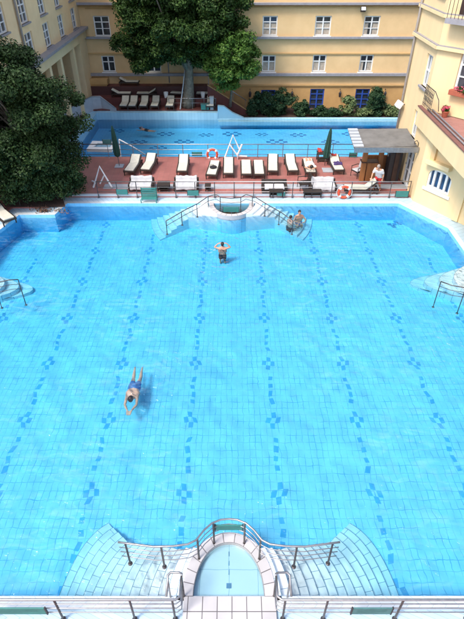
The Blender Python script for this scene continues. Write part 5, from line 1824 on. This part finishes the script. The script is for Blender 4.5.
# breaststroke swimmer, heading to the camera (local +y = head direction, then turned)
sw = dict(pel=(0, -.35, 0), chest=(0, .02, .02), neck=(0, .17, .04), head=(0, .30, .10), shL=(-.17, .10, .02), shR=(.17, .10, .02),
          elL=(-.20, .42, -.02), elR=(.20, .42, -.02), wrL=(-.07, .68, -.02), wrR=(.07, .68, -.02), handL=(.25, 1, 0), handR=(-.25, 1, 0), palmL=(0, 0, -1), palmR=(0, 0, -1),
          hipL=(-.09, -.40, -.01), hipR=(.09, -.40, -.01), knL=(-.12, -.83, -.06), knR=(.13, -.83, -.06), anL=(-.10, -1.24, -.05), anR=(.16, -1.24, -.05), toeL=(-.10, -1.40, -.05), toeR=(.17, -1.40, -.05))
p = G(130.5, 396, WZ)
person('swimmer in blue trunks stretched out face down in the middle of the big pool', (p.x, p.y + .25, WZ - .22), pi - .02, {k_: ((v_[0] * .86, v_[1] * .86, v_[2]) if not k_.startswith(('hand', 'palm')) else v_) for k_, v_ in sw.items()}, 'skin_pale', 'hair', (('trunks', 'trunks_blue'),), face_dir=(0, .6, -.8))
# swimmer in the far pool
sw2 = dict(sw); sw2.update(elR=(.42, .30, .12), wrR=(.45, .6, .05), elL=(-.35, .25, 0), wrL=(-.3, .55, 0))
p = G(143, 128.5, FW)
person('distant swimmer in the far pool behind the left parasol', (p.x, p.y, FW - .10), pi / 2 - .3, sw2, 'skin', 'hair', (('trunks', 'trunks_black'),), face_dir=(0, .6, -.8), voxel=.016, sc=.75)
# person lying on the lounger, head to the camera
pl = L10.location
ly = dict(sw)
ly.update(elL=(-.36, .28, .0), elR=(.36, .28, .0), wrL=(-.2, .50, .02), wrR=(.2, .50, .02), handL=(.7, .4, 0), handR=(-.7, .4, 0), head=(0, .30, .05),
          knL=(-.10, -.83, -.01), knR=(.11, -.83, -.01), anL=(-.09, -1.22, -.0), anR=(.12, -1.22, .0), toeL=(-.09, -1.37, -.03), toeR=(.13, -1.37, -.03))
ly = {k: ((v[0] * .84, v[1] * .84, v[2]) if not k.startswith(('hand', 'palm')) else v) for k, v in ly.items()}
person('sunbather in a white shirt lying face down on a cream lounger', (pl.x, pl.y - .32, pl.z + .46), pi, ly, 'skin', 'hair', (('shirt', 'cotton_white'),), face_dir=(.9, 0, -.3))
# walking man in white shirt
p = G(375.5, 192.5, .02)
person('man in a white shirt and red shorts walking past the bar hut', (p.x, p.y, .02), math.radians(-35),
       stand(pel=(0, .06, .92), chest=(0, -.10, 1.25), neck=(0, -.2, 1.38), head=(.0, -.27, 1.51), shL=(-.19, -.14, 1.32), shR=(.19, -.14, 1.32), elL=(-.27, -.22, 1.05), elR=(.27, -.05, 1.06),
             wrL=(-.22, -.42, .92), wrR=(.25, -.02, .82), hipL=(-.09, .06, .88), hipR=(.09, .06, .88), knL=(-.10, -.18, .50), knR=(.10, .08, .47), anL=(-.10, -.2, .09), anR=(.11, .34, .14), toeL=(-.11, -.37, .03), toeR=(.12, .22, .03)),
       'skin', 'hair_grey', (('shirt', 'cotton_white'), ('shorts', 'shorts_red')), sc=.92)

# left deck corner bits by the tree: a lounger and rail
c = lounger(2, 214, 'cream lounger at the left edge of the photo below the dark tree', .75, .35)
pp = [(XL - .9, G(0, 232).y - 2), (XL - .9, G(0, 232).y + .3), (XL + .25, p_l1.y + .9)]
railing('short dark railing at the left pool edge below the tree', pp, [.8, .5, .25], even(plen(pp), 4), M['rail_dark'])
